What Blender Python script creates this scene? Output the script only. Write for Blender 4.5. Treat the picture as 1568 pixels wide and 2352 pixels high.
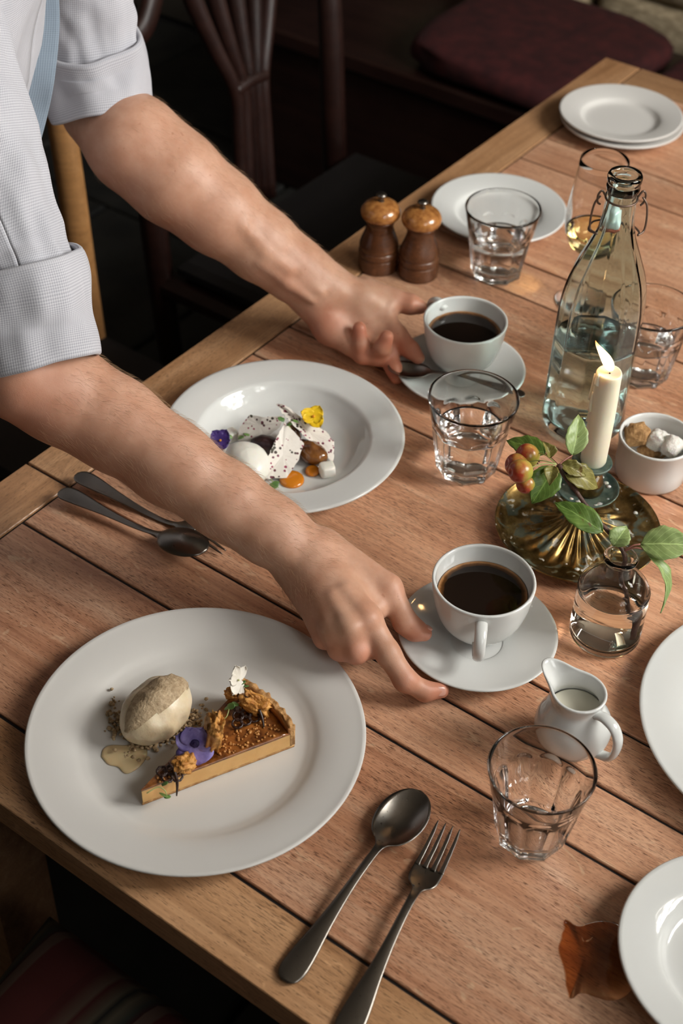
import bpy, math, random
import numpy as np
from mathutils import Vector, Matrix, Quaternion, noise as mnoise

random.seed(7)
rng = np.random.default_rng(11)
pi = math.pi
for _o in list(bpy.data.objects):
    bpy.data.objects.remove(_o)
SC = bpy.context.scene
COL = SC.collection
T = 0.75                                    # table top above the floor

# ------------------------------------------------------------------ camera
IW, IH, FPX = 1568.0, 2352.0, 3274.33
PITCH, ROLL, CH = math.radians(42.3195), math.radians(-2.0032), 1.02
_fw = np.array([0, math.cos(PITCH), -math.sin(PITCH)])
_r0 = np.array([1.0, 0, 0])
_d0 = np.cross(_fw, _r0)
CR = math.cos(ROLL) * _r0 + math.sin(ROLL) * _d0
CD = -math.sin(ROLL) * _r0 + math.cos(ROLL) * _d0
CAMP = np.array([0, 0, T + CH])
cam_d = bpy.data.cameras.new('camera')
cam = bpy.data.objects.new('camera', cam_d)
COL.objects.link(cam)
cam_d.sensor_fit = 'VERTICAL'
cam_d.sensor_height = 36.0
cam_d.lens = FPX * 36.0 / IH
cam_d.clip_start = 0.02
cam_d.dof.use_dof = True
cam_d.dof.focus_distance = 1.33
cam_d.dof.aperture_fstop = 6.0
cam.matrix_world = Matrix(((CR[0], -CD[0], -_fw[0], CAMP[0]),
                           (CR[1], -CD[1], -_fw[1], CAMP[1]),
                           (CR[2], -CD[2], -_fw[2], CAMP[2]), (0, 0, 0, 1)))
SC.camera = cam

def U(px, py, z=0.0):
    """world point at height z above the table top seen at a photo pixel"""
    v = _fw + (px - IW / 2) / FPX * CR + (py - IH / 2) / FPX * CD
    return CAMP + v * ((T + z - CAMP[2]) / v[2])

# ------------------------------------------------------------------ world, window light, exposure
TA = math.radians(54.9)
AX = np.array([math.cos(TA), math.sin(TA)])      # along the long table edge
BX = np.array([math.sin(TA), -math.cos(TA)])     # across the table
TO = np.array([0.41, 2.261])                     # far corner of the table
def ST(s, t, z):
    """room frame: s back along the table from its far corner, t across; z above floor"""
    p = TO - AX * s + BX * t
    return np.array([p[0], p[1], z])

W = bpy.data.worlds.new('world'); SC.world = W
W.use_nodes = True
W.node_tree.nodes['Background'].inputs[0].default_value = (0.75, 0.86, 1.0, 1)
W.node_tree.nodes['Background'].inputs[1].default_value = 0.35

WIN_T, WIN_Z0, WIN_Z1 = 1.80, 1.45, 2.65
WINS = ((-0.15, 0.95, 150.0), (1.40, 2.20, 27.0))       # daylight window, then a dim unseen window added as fill: s range, power
for w0, w1, en in WINS:
    wl = bpy.data.lights.new('window_and_fill_light', 'AREA')
    wl.shape = 'RECTANGLE'
    wl.size, wl.size_y = w1 - w0, WIN_Z1 - WIN_Z0
    wl.energy = en
    wl.color = (1.0, 0.985, 0.945)
    wlo = bpy.data.objects.new('window_and_fill_light', wl); COL.objects.link(wlo)
    wlo.location = ST((w0 + w1) / 2, WIN_T + 0.16, (WIN_Z0 + WIN_Z1) / 2)
    wlo.rotation_euler = Vector((-BX[0], -BX[1], 0)).to_track_quat('-Z', 'Z').to_euler()

vs = SC.view_settings
vs.view_transform = 'Standard'; vs.look = 'None'; vs.gamma = 1.0; vs.use_curve_mapping = False
vs.exposure = 0.0
SC.display_settings.display_device = 'sRGB'
SC.cycles.use_denoising = True
SC.cycles.max_bounces = 16
SC.cycles.transmission_bounces = 14
SC.cycles.glossy_bounces = 5
SC.cycles.use_adaptive_sampling = True
SC.cycles.adaptive_threshold = 0.03
SC.cycles.diffuse_bounces = 3
SC.cycles.sample_clamp_indirect = 0.0
SC.cycles.blur_glossy = 0.2

# ------------------------------------------------------------------ materials
class NT:
    def __init__(s, name):
        s.m = bpy.data.materials.new(name); s.m.use_nodes = True
        s.t = s.m.node_tree; s.b = s.t.nodes['Principled BSDF']
    def n(s, typ, **kw):
        nd = s.t.nodes.new(typ)
        for k, v in kw.items():
            if k in nd.inputs: nd.inputs[k].default_value = v
            else: setattr(nd, k, v)
        return nd
    def l(s, a, b): s.t.links.new(a, b)
    def ramp(s, fac, stops):
        r = s.n('ShaderNodeValToRGB'); e = r.color_ramp.elements
        while len(e) < len(stops): e.new(0.5)
        for x, (p, c) in zip(e, stops):
            x.position = p; x.color = c if len(c) == 4 else (*c, 1)
        s.l(fac, r.inputs[0]); return r.outputs[0]
    def mix(s, f, a, b, mode='MIX'):
        m = s.n('ShaderNodeMix', data_type='RGBA', blend_type=mode)
        for i, v in ((0, f), (6, a), (7, b)):
            if isinstance(v, (int, float)): m.inputs[i].default_value = v
            elif isinstance(v, tuple): m.inputs[i].default_value = v if len(v) == 4 else (*v, 1)
            else: s.l(v, m.inputs[i])
        return m.outputs[2]
    def math(s, op, a, b=0.0):
        m = s.n('ShaderNodeMath', operation=op)
        for i, v in ((0, a), (1, b)):
            if isinstance(v, (int, float)): m.inputs[i].default_value = v
            else: s.l(v, m.inputs[i])
        return m.outputs[0]
    def coord(s, kind='Object', scale=(1, 1, 1), rnd=False):
        tc = s.n('ShaderNodeTexCoord'); mp = s.n('ShaderNodeMapping')
        mp.inputs['Scale'].default_value = scale
        s.l(tc.outputs[kind], mp.inputs['Vector'])
        if rnd:
            oi = s.n('ShaderNodeObjectInfo')
            mu = s.n('ShaderNodeVectorMath', operation='SCALE'); mu.inputs[0].default_value = (37.1, 21.7, 53.3)
            s.l(oi.outputs['Random'], mu.inputs['Scale']); s.l(mu.outputs[0], mp.inputs['Location'])
        return mp.outputs[0]
    def noise(s, vec, scale=5, detail=4, rough=0.55, dist=0.0):
        q = s.n('ShaderNodeTexNoise', Scale=scale, Detail=detail, Roughness=rough, Distortion=dist)
        s.l(vec, q.inputs['Vector']); return q.outputs['Fac']
    def bump(s, h, strength=0.3, dist=0.002):
        b = s.n('ShaderNodeBump', Strength=strength, Distance=dist)
        s.l(h, b.inputs['Height']); s.l(b.outputs[0], s.b.inputs['Normal'])
    def set(s, **kw):
        names = dict(color='Base Color', rough='Roughness', metal='Metallic', spec='Specular IOR Level', ior='IOR',
                     trans='Transmission Weight', coat='Coat Weight', coat_rough='Coat Roughness', sss='Subsurface Weight',
                     sss_r='Subsurface Radius', sss_s='Subsurface Scale', emit='Emission Color', emit_s='Emission Strength',
                     sheen='Sheen Weight', alpha='Alpha')
        for k, v in kw.items():
            i = s.b.inputs[names[k]]
            if isinstance(v, (int, float)): i.default_value = v
            elif isinstance(v, tuple): i.default_value = v if (len(v) == 4 or k == 'sss_r') else (*v, 1)
            else: s.l(v, i)
        return s

def simple(name, color, rough=0.5, **kw):
    return NT(name).set(color=color, rough=rough, **kw).m

def mottled(name, c1, c2, scale=30, rough=0.5, bump=0.0, bscale=None, **kw):
    n = NT(name); v = n.coord()
    f = n.noise(v, scale, 5)
    n.set(color=n.ramp(f, [(0.35, c1), (0.68, c2)]), rough=rough, **kw)
    if bump: n.bump(n.noise(v, bscale or scale * 3, 4), bump)
    return n.m

def wood_mat(name, dark, mid, light, rough=0.36, pore=1.0, tone=0.38):
    n = NT(name)
    v = n.coord(scale=(1, 1, 1), rnd=True)
    st = n.coord(scale=(2.2, 30, 30), rnd=True)
    f1 = n.noise(st, 1.6, 6, 0.6, 0.6)
    col = n.ramp(f1, [(0.25, dark), (0.5, mid), (0.75, light)])
    big = n.noise(v, 5.0, 3, 0.5)
    col = n.mix(n.ramp(big, [(0.35, (0, 0, 0)), (0.7, (0.55, 0.55, 0.55))]), col, light)
    pv = n.coord(scale=(130, 1700, 1700), rnd=True)
    pf = n.noise(pv, 1.0, 2, 0.5)
    zone = n.noise(n.coord(scale=(3, 14, 14), rnd=True), 1.0, 3)
    thr = n.math('ADD', pf, n.math('MULTIPLY', n.math('SUBTRACT', zone, 0.5), 0.22))
    pm = n.ramp(thr, [(0.57, (0, 0, 0)), (0.66, (pore * 0.85,) * 3)])
    col = n.mix(pm, col, tuple(c * 0.30 for c in dark))
    fine = n.noise(n.coord(scale=(9, 420, 420), rnd=True), 1.0, 3, 0.6)
    col = n.mix(n.ramp(fine, [(0.38, (0.32, 0.32, 0.32)), (0.62, (0, 0, 0))]), col, dark)
    # pale medullary flecks
    fv = n.coord(scale=(26, 60, 60), rnd=True)
    ff = n.noise(fv, 1.0, 2, 0.4, 1.6)
    fm = n.ramp(ff, [(0.67, (0, 0, 0)), (0.72, (0.28, 0.28, 0.28))])
    col = n.mix(fm, col, tuple(min(1, c * 1.35) for c in light))
    oi = n.n('ShaderNodeObjectInfo')
    tn = n.math('ADD', n.math('MULTIPLY', oi.outputs['Random'], tone), 1.0 - tone * 0.6)
    hsv = n.n('ShaderNodeHueSaturation'); n.l(col, hsv.inputs['Color']); n.l(tn, hsv.inputs['Value'])
    rr = n.ramp(big, [(0.3, (rough - 0.08,) * 3), (0.75, (rough + 0.10,) * 3)])
    n.set(color=hsv.outputs[0], rough=rr, spec=0.55)
    h = n.math('SUBTRACT', n.math('MULTIPLY', f1, 0.35), pm)
    n.bump(h, 0.35, 0.0006)
    return n.m

M = {}
M['oak'] = wood_mat('table_oak', (0.34, 0.118, 0.052), (0.70, 0.345, 0.190), (0.88, 0.555, 0.360))
M['oak_edge'] = wood_mat('table_oak_frame', (0.25, 0.115, 0.047), (0.46, 0.240, 0.110), (0.62, 0.365, 0.195))
M['pale_oak'] = wood_mat('pale_chair_oak', (0.22, 0.10, 0.035), (0.40, 0.19, 0.065), (0.50, 0.26, 0.10), pore=0.5)
M['mahogany'] = wood_mat('dark_mahogany', (0.009, 0.0035, 0.003), (0.020, 0.007, 0.005), (0.036, 0.013, 0.009), rough=0.36, pore=0.4)
M['mill_wood'] = wood_mat('turned_walnut', (0.045, 0.016, 0.007), (0.10, 0.036, 0.014), (0.16, 0.062, 0.025), rough=0.22, pore=0.6)
M['mill_cap'] = mottled('turned_cap_wood', (0.24, 0.085, 0.02), (0.46, 0.20, 0.055), 160, 0.22, coat=0.4)
M['china'] = NT('white_china').set(color=(0.68, 0.685, 0.662), rough=0.06, spec=0.5, coat=0.2, coat_rough=0.03).m
M['china_matt'] = NT('white_china_worn').set(color=(0.65, 0.63, 0.597), rough=0.34, spec=0.5).m
def coffee_mat():
    n = NT('black_coffee'); v = n.coord()
    g = n.n('ShaderNodeVectorMath', operation='LENGTH'); n.l(v, g.inputs[0])
    q = n.math('ADD', g.outputs['Value'], n.math('MULTIPLY', n.math('SUBTRACT', n.noise(v, 90, 3), 0.5), 0.004))
    n.set(color=n.ramp(n.math('MULTIPLY', q, 20.0), [(0.72, (0.010, 0.005, 0.003)), (0.79, (0.10, 0.04, 0.011)), (0.835, (0.40, 0.19, 0.07))]), rough=0.06, spec=0.5)
    return n.m
M['coffee'] = coffee_mat()
M['glass'] = NT('clear_glass').set(color=(0.985, 0.985, 0.975), rough=0.0, trans=1.0, ior=1.42).m
M['thin_glass'] = NT('thin_wine_glass').set(color=(0.99, 0.98, 0.97), rough=0.0, trans=1.0, ior=1.25).m
M['green_glass'] = NT('pale_green_glass').set(color=(0.81, 0.935, 0.915), rough=0.0, trans=1.0, ior=1.42).m
M['vase_glass'] = NT('vase_glass').set(color=(0.97, 0.965, 0.94), rough=0.0, trans=1.0, ior=1.30).m
M['water'] = NT('water').set(color=(0.99, 0.995, 0.99), rough=0.0, trans=1.0, ior=1.33).m
M['vase_water'] = NT('vase_water').set(color=(0.97, 0.965, 0.92), rough=0.0, trans=1.0, ior=1.33).m
M['wine'] = NT('white_wine').set(color=(0.95, 0.86, 0.50), rough=0.0, trans=1.0, ior=1.34).m
def steel_mat():
    n = NT('worn_steel'); v = n.coord()
    f = n.noise(v, 260, 4, 0.6)
    n.set(color=(0.20, 0.182, 0.160), metal=1.0, rough=n.ramp(f, [(0.3, (0.27,) * 3), (0.7, (0.31,) * 3)]))
    return n.m
M['steel'] = steel_mat()
M['steel_dark'] = NT('dark_steel').set(color=(0.20, 0.19, 0.17), metal=1.0, rough=0.36).m
M['wire'] = NT('rusty_wire').set(color=(0.16, 0.11, 0.085), metal=0.8, rough=0.5).m
def brass_mat():
    n = NT('tarnished_brass'); v = n.coord()
    f = n.noise(v, 42, 6, 0.65); g = n.noise(v, 48, 5, 0.65, 0.8); h = n.noise(v, 60, 4, 0.6, 0.4)
    col = n.ramp(f, [(0.30, (0.060, 0.038, 0.013)), (0.52, (0.28, 0.175, 0.058)), (0.72, (0.52, 0.38, 0.17))])
    pm = n.ramp(g, [(0.54, (0, 0, 0)), (0.60, (0.85, 0.85, 0.85))])
    col = n.mix(pm, col, (0.05, 0.085, 0.070))
    wm = n.ramp(h, [(0.63, (0, 0, 0)), (0.67, (1, 1, 1))])
    col = n.mix(wm, col, (0.52, 0.50, 0.44))
    no = n.math('MAXIMUM', pm, wm)
    n.set(color=col, metal=n.math('SUBTRACT', 1.0, no), rough=n.math('ADD', 0.34, n.math('MULTIPLY', no, 0.3)))
    n.bump(n.math('ADD', n.math('MULTIPLY', wm, 0.8), f), 0.25, 0.001)
    return n.m
M['brass'] = brass_mat()
M['verdigris'] = mottled('verdigris_brass', (0.06, 0.11, 0.095), (0.24, 0.30, 0.25), 70, 0.55, 0.3, metal=0.3)
M['wax'] = NT('ivory_wax').set(color=(0.86, 0.80, 0.62), rough=0.45, sss=0.35, sss_r=(0.020, 0.011, 0.005), sss_s=0.6).m
def flame_mat():
    n = NT('candle_flame'); v = n.coord('Generated')
    s = n.n('ShaderNodeSeparateXYZ'); n.l(v, s.inputs[0])
    n.set(color=(0, 0, 0), rough=1.0, spec=0.0,
          emit=n.ramp(s.outputs['Z'], [(0.0, (0.9, 0.45, 0.16)), (0.25, (1, 0.72, 0.40)), (0.8, (1, 0.62, 0.26)), (1.0, (1, 0.36, 0.08))]),
          emit_s=n.ramp(s.outputs['Z'], [(0.0, (1.6,) * 3), (0.2, (6.0,) * 3), (0.8, (4.5,) * 3), (1.0, (2.0,) * 3)]))
    return n.m
M['flame'] = flame_mat()
M['wick'] = simple('burnt_wick', (0.03, 0.012, 0.008), 0.9)
def leaf_mat(name, c1, c2):
    n = NT(name); v = n.coord('UV')
    s = n.n('ShaderNodeSeparateXYZ'); n.l(v, s.inputs[0])
    y = n.math('ABSOLUTE', n.math('SUBTRACT', s.outputs['Y'], 0.5))
    mid = n.math('LESS_THAN', y, 0.022)
    st = n.math('SUBTRACT', n.math('MULTIPLY', s.outputs['X'], 7.0), n.math('MULTIPLY', y, 5.0))
    side = n.math('LESS_THAN', n.math('ABSOLUTE', n.math('SUBTRACT', n.math('FRACT', st), 0.5)), 0.055)
    vein = n.math('MAXIMUM', mid, n.math('MULTIPLY', side, 0.55))
    o = n.coord(); f = n.noise(o, 60, 5, 0.6)
    col = n.ramp(f, [(0.3, c1), (0.7, c2)])
    col = n.mix(n.math('MULTIPLY', vein, 0.6), col, tuple(min(1, c * 1.7 + 0.04) for c in c2))
    brown = n.ramp(n.noise(o, 90, 3), [(0.66, (0, 0, 0)), (0.72, (0.8, 0.8, 0.8))])
    col = n.mix(brown, col, (0.16, 0.07, 0.02))
    n.set(color=col, rough=0.38, spec=0.5, trans=0.0)
    tr = n.n('ShaderNodeBsdfTranslucent'); n.l(col, tr.inputs['Color'])
    ms = n.n('ShaderNodeMixShader'); ms.inputs[0].default_value = 0.35
    out = n.t.nodes['Material Output']
    n.l(n.b.outputs[0], ms.inputs[1]); n.l(tr.outputs[0], ms.inputs[2]); n.l(ms.outputs[0], out.inputs['Surface'])
    n.bump(n.math('SUBTRACT', f, vein), 0.3, 0.0006)
    return n.m
M['leaf'] = leaf_mat('green_leaf', (0.085, 0.16, 0.025), (0.19, 0.30, 0.06))
M['leaf_pale'] = leaf_mat('pale_green_leaf', (0.29, 0.41, 0.13), (0.46, 0.57, 0.24))
M['leaf_olive'] = leaf_mat('olive_brown_leaf', (0.17, 0.145, 0.03), (0.38, 0.34, 0.10))
M['bark'] = mottled('dark_twig_bark', (0.045, 0.020, 0.012), (0.13, 0.06, 0.04), 220, 0.6, 0.4)
M['stalk'] = simple('pinkish_leaf_stalk', (0.34, 0.13, 0.10), 0.5)
def apple_mat():
    n = NT('crab_apple_skin'); v = n.coord()
    s = n.n('ShaderNodeSeparateXYZ'); n.l(v, s.inputs[0])
    q = n.math('ADD', n.math('MULTIPLY', s.outputs['Z'], 32.0), n.math('MULTIPLY', n.noise(v, 90, 4), 0.9))
    n.set(color=n.ramp(q, [(0.25, (0.36, 0.33, 0.055)), (0.5, (0.44, 0.23, 0.05)), (0.72, (0.36, 0.045, 0.02))]), rough=0.28, sss=0.1, sss_s=0.01)
    return n.m
M['apple'] = apple_mat()
M['sugar_brown'] = mottled('brown_sugar', (0.30, 0.15, 0.05), (0.52, 0.30, 0.12), 260, 0.7, 0.8, 500)
M['sugar_white'] = mottled('white_sugar', (0.68, 0.64, 0.58), (0.84, 0.81, 0.76), 220, 0.6, 0.7, 500, sss=0.2, sss_s=0.005)
M['milk'] = simple('milk', (0.74, 0.71, 0.58), 0.2)
M['custard'] = mottled('caramel_custard', (0.66, 0.36, 0.12), (0.74, 0.43, 0.16), 60, 0.40, 0.05, sss=0.25, sss_s=0.006, sss_r=(1.0, 0.5, 0.2))
M['glaze'] = mottled('burnt_caramel_glaze', (0.09, 0.023, 0.004), (0.38, 0.13, 0.025), 90, 0.25, 0.15, coat=0.4)
M['pastry'] = mottled('baked_pastry', (0.34, 0.15, 0.04), (0.60, 0.34, 0.13), 150, 0.65, 0.7, 300)
M['pastry_in'] = mottled('baked_pastry_inside', (0.26, 0.085, 0.016), (0.42, 0.17, 0.04), 110, 0.55, 0.4, 300)
M['honeycomb'] = mottled('honeycomb_toffee', (0.50, 0.19, 0.03), (0.76, 0.39, 0.10), 150, 0.45, 0.9, 330)
M['chocolate'] = mottled('dark_chocolate', (0.018, 0.007, 0.005), (0.045, 0.018, 0.012), 200, 0.35)
M['nuts'] = mottled('caramel_nut_crumbs', (0.34, 0.12, 0.02), (0.62, 0.30, 0.08), 300, 0.4)
M['crumble'] = mottled('biscuit_crumble', (0.34, 0.23, 0.12), (0.58, 0.43, 0.26), 300, 0.8)
M['ice_tan'] = mottled('coffee_ice_cream', (0.68, 0.53, 0.33), (0.80, 0.67, 0.47), 55, 0.33, 0.35, 140, sss=0.2, sss_s=0.005)
M['ice_crust'] = mottled('ice_cream_rough_top', (0.36, 0.25, 0.14), (0.58, 0.44, 0.28), 260, 0.75, 0.8, 320)
M['melt'] = NT('melted_ice_cream').set(color=(0.66, 0.50, 0.28), rough=0.22, sss=0.2, sss_s=0.004).m
M['ice_white'] = mottled('white_ice_cream', (0.80, 0.78, 0.69), (0.86, 0.84, 0.77), 40, 0.35, 0.15, 160, sss=0.2, sss_s=0.005)
M['sauce'] = NT('orange_sauce').set(color=(0.62, 0.20, 0.012), rough=0.1, coat=0.4).m
M['plum'] = mottled('roasted_plum', (0.07, 0.020, 0.006), (0.30, 0.12, 0.03), 60, 0.18, 0.2, coat=0.5)
M['dark_cake'] = mottled('dark_plum', (0.016, 0.006, 0.008), (0.060, 0.018, 0.016), 70, 0.3)
def shard_mat():
    n = NT('speckled_meringue'); v = n.coord()
    q = n.n('ShaderNodeTexVoronoi', Scale=210.0); n.l(v, q.inputs['Vector'])
    d = n.math('ADD', q.outputs['Distance'], n.math('MULTIPLY', n.noise(v, 75, 3), 0.9))
    dots = n.ramp(d, [(0.70, (1, 1, 1)), (0.76, (0, 0, 0))])
    tint = n.ramp(n.noise(v, 45, 2), [(0.38, (0.055, 0.05, 0.03)), (0.46, (0.12, 0.014, 0.035)), (0.56, (0.30, 0.03, 0.08))])
    n.set(color=n.mix(dots, (0.76, 0.71, 0.64), tint), rough=0.5)
    n.bump(n.noise(v, 160, 4), 0.4, 0.0008)
    return n.m
M['shard'] = shard_mat()
M['petal_yellow'] = mottled('yellow_petal', (0.78, 0.47, 0.004), (0.86, 0.60, 0.01), 120, 0.5)
M['petal_violet'] = mottled('violet_petal', (0.14, 0.10, 0.33), (0.33, 0.27, 0.60), 90, 0.5)
M['petal_purple'] = mottled('deep_purple_petal', (0.025, 0.008, 0.10), (0.07, 0.03, 0.20), 90, 0.5)
M['petal_white'] = mottled('white_petal', (0.72, 0.67, 0.57), (0.84, 0.80, 0.72), 90, 0.5)
M['petal_dark'] = simple('flower_eye_dark', (0.03, 0.015, 0.09), 0.6)
M['petal_eye'] = simple('flower_eye_orange', (0.75, 0.30, 0.02), 0.6)
M['cress'] = mottled('micro_cress', (0.06, 0.14, 0.03), (0.16, 0.28, 0.07), 90, 0.45)
M['cress_stem'] = simple('pale_cress_stem', (0.36, 0.40, 0.14), 0.5)
def spill_mat():
    n = NT('wet_spill'); t = n.n('ShaderNodeBsdfTransparent'); t.inputs[0].default_value = (0.87, 0.69, 0.50, 1)
    g = n.n('ShaderNodeBsdfGlossy'); g.inputs['Roughness'].default_value = 0.05
    fr = n.n('ShaderNodeFresnel'); fr.inputs[0].default_value = 1.33
    m = n.n('ShaderNodeMixShader'); n.l(fr.outputs[0], m.inputs[0]); n.l(t.outputs[0], m.inputs[1]); n.l(g.outputs[0], m.inputs[2])
    n.l(m.outputs[0], n.t.nodes['Material Output'].inputs['Surface'])
    return n.m
M['spill'] = spill_mat()
def skin_mat():
    n = NT('skin'); v = n.coord()
    at = n.n('ShaderNodeAttribute', attribute_name='flush')
    f = n.noise(v, 38, 5, 0.6); g = n.noise(v, 420, 3, 0.6)
    base = n.ramp(f, [(0.3, (0.48, 0.250, 0.157)), (0.7, (0.60, 0.355, 0.245))])
    col = n.mix(at.outputs['Fac'], base, (0.52, 0.165, 0.095))
    fre = n.ramp(n.noise(v, 150, 2), [(0.70, (0, 0, 0)), (0.76, (0.5, 0.5, 0.5))])
    col = n.mix(fre, col, (0.36, 0.15, 0.08))
    n.set(color=col, rough=0.46, spec=0.35, sss=0.22, sss_r=(1.0, 0.38, 0.20), sss_s=0.006)
    n.bump(n.math('ADD', n.math('MULTIPLY', g, 0.5), n.noise(n.coord(scale=(1, 1, 1)), 900, 2)), 0.16, 0.0006)
    return n.m
M['skin'] = skin_mat()
M['nail'] = NT('fingernail').set(color=(0.60, 0.31, 0.235), rough=0.25, spec=0.5).m
M['hair'] = simple('arm_hair', (0.36, 0.22, 0.12), 0.5)
def cloth_mat(name, ca, cb, sc=1.0):
    n = NT(name); v = n.coord('UV')
    s = n.n('ShaderNodeSeparateXYZ'); n.l(v, s.inputs[0])
    P = 2 * pi / (0.0022 * sc)
    a = n.math('SINE', n.math('MULTIPLY', s.outputs['X'], P)); b = n.math('SINE', n.math('MULTIPLY', s.outputs['Y'], P))
    g = n.math('ADD', n.math('MULTIPLY', n.math('ADD', a, b), 0.25), 0.5)
    col = n.ramp(g, [(0.18, ca), (0.75, cb)])
    w = n.noise(n.coord(), 24, 4)
    col = n.mix(n.ramp(w, [(0.35, (0, 0, 0)), (0.7, (0.22, 0.22, 0.22))]), col, tuple(c * 0.8 for c in ca))
    n.set(color=col, rough=0.85, spec=0.2, sheen=0.15)
    n.bump(g, 0.25, 0.0005)
    return n.m
M['shirt'] = cloth_mat('grey_blue_checked_shirt', (0.36, 0.36, 0.40), (0.58, 0.575, 0.605))
M['placket'] = cloth_mat('blue_grey_placket', (0.15, 0.19, 0.235), (0.24, 0.29, 0.345))
M['trousers'] = simple('dark_trousers', (0.014, 0.013, 0.014), 0.9)
def stripe_mat():
    n = NT('striped_seat_fabric'); v = n.coord()
    s = n.n('ShaderNodeSeparateXYZ'); n.l(v, s.inputs[0])
    f = n.math('FRACT', n.math('MULTIPLY', s.outputs['Y'], 7.2))
    col = n.ramp(f, [(0.0, (0.108, 0.02, 0.018)), (0.36, (0.108, 0.02, 0.018)), (0.38, (0.153, 0.09, 0.068)), (0.46, (0.153, 0.09, 0.068)),
                     (0.47, (0.05, 0.012, 0.012)), (0.52, (0.05, 0.055, 0.045)), (0.60, (0.144, 0.117, 0.077)), (0.66, (0.02, 0.02, 0.018)),
                     (0.70, (0.135, 0.108, 0.072)), (0.80, (0.09, 0.018, 0.016)), (0.83, (0.144, 0.09, 0.063)), (0.94, (0.09, 0.018, 0.016))])
    n.t.nodes[-1]
    n.set(color=col, rough=0.9)
    n.bump(n.noise(n.coord(), 500, 2), 0.2, 0.0006)
    return n.m
M['stripe'] = stripe_mat()
M['red_cushion'] = mottled('dark_red_brocade', (0.030, 0.003, 0.004), (0.075, 0.010, 0.010), 26, 0.85, 0.3, 200)
M['black_leather'] = simple('black_seat_leather', (0.010, 0.008, 0.008), 0.6)
M['slate'] = mottled('dark_slate_flag', (0.010, 0.010, 0.009), (0.026, 0.024, 0.020), 9, 0.75, 0.5, 30)
M['grout'] = simple('dark_floor_joint', (0.012, 0.010, 0.009), 0.95)
M['plaster'] = mottled('dim_plaster', (0.10, 0.085, 0.065), (0.17, 0.14, 0.105), 6, 0.9, 0.3, 40)
M['ceiling_paint'] = simple('ceiling_paint', (0.20, 0.17, 0.135), 0.9)
M['stone'] = mottled('tan_wall_stone', (0.24, 0.185, 0.11), (0.50, 0.40, 0.26), 14, 0.9, 0.7, 60)
M['joint'] = simple('wall_mortar', (0.05, 0.04, 0.03), 0.95)
M['painted'] = simple('painted_window_frame', (0.60, 0.58, 0.54), 0.5)
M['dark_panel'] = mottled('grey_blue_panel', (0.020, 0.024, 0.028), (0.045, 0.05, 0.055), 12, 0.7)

# ------------------------------------------------------------------ mesh helpers
def mesh(name, V, F, mat=None, parent=None, smooth=True, uv=None, loc=None, rot=None):
    me = bpy.data.meshes.new(name)
    me.from_pydata([tuple(map(float, v)) for v in V], [], [tuple(int(i) for i in f) for f in F])
    me.validate()
    if smooth: me.polygons.foreach_set('use_smooth', [True] * len(me.polygons))
    if mat: me.materials.append(M[mat] if isinstance(mat, str) else mat)
    if uv is not None:
        ul = me.uv_layers.new(name='uv')
        li = np.empty(len(me.loops), dtype=np.int32); me.loops.foreach_get('vertex_index', li)
        ul.data.foreach_set('uv', np.asarray(uv, dtype=np.float32)[li].ravel())
    o = bpy.data.objects.new(name, me); COL.objects.link(o)
    if parent is not None: o.parent = parent
    if loc is not None: o.location = loc
    if rot is not None: o.rotation_euler = rot
    return o

def tag(o, label, cat, group=None, kind=None):
    o['label'] = label
    if cat: o['category'] = cat
    if group: o['group'] = group
    if kind: o['kind'] = kind
    return o

def thing(name, label, cat, loc=(0, 0, 0), rz=0.0, group=None):
    o = bpy.data.objects.new(name, None); COL.objects.link(o)
    o.location = loc; o.rotation_euler = (0, 0, rz); o.empty_display_size = 0.02
    return tag(o, label, cat, group)

def dup(root, loc, rz, label, group=None):
    r = root.copy(); COL.objects.link(r); r.location = loc; r.rotation_euler = (0, 0, rz)
    r['label'] = label
    if group: r['group'] = group
    for ch in root.children:
        c = ch.copy(); COL.objects.link(c); c.parent = r
        for g in ch.children:
            d = g.copy(); COL.objects.link(d); d.parent = c
    return r

def smoothed(pts, n):
    """Catmull-Rom through points (any dimension) resampled to n"""
    P = np.asarray(pts, float); k = len(P)
    Q = np.vstack([2 * P[0] - P[1], P, 2 * P[-1] - P[-2]])
    out = []
    for u in np.linspace(0, k - 1, n):
        i = min(int(u), k - 2); f = u - i
        a, b, c, d = Q[i], Q[i + 1], Q[i + 2], Q[i + 3]
        out.append(0.5 * ((2 * b) + (c - a) * f + (2 * a - 5 * b + 4 * c - d) * f * f + (3 * b - a - 3 * c + d) * f ** 3))
    return np.array(out)

def lathe(prof, n=64, rf=None):
    """revolve [(r,z)...]; r=0 at an end makes a pole; rf(theta, z, r) reshapes the radius"""
    V, F, rings = [], [], []
    for r, z in prof:
        if r < 1e-7:
            rings.append([len(V)]); V.append((0, 0, z))
        else:
            ids = []
            for i in range(n):
                th = 2 * pi * i / n
                q = rf(th, z, r) if rf else r
                ids.append(len(V)); V.append((q * math.cos(th), q * math.sin(th), z))
            rings.append(ids)
    for a, b in zip(rings, rings[1:]):
        if len(a) == 1 and len(b) == 1: continue
        for i in range(n):
            j = (i + 1) % n
            if len(a) == 1: F.append((a[0], b[j], b[i]))
            elif len(b) == 1: F.append((a[i], a[j], b[0]))
            else: F.append((a[i], a[j], b[j], b[i]))
    return V, F

def flip(F): return [tuple(reversed(f)) for f in F]

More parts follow.
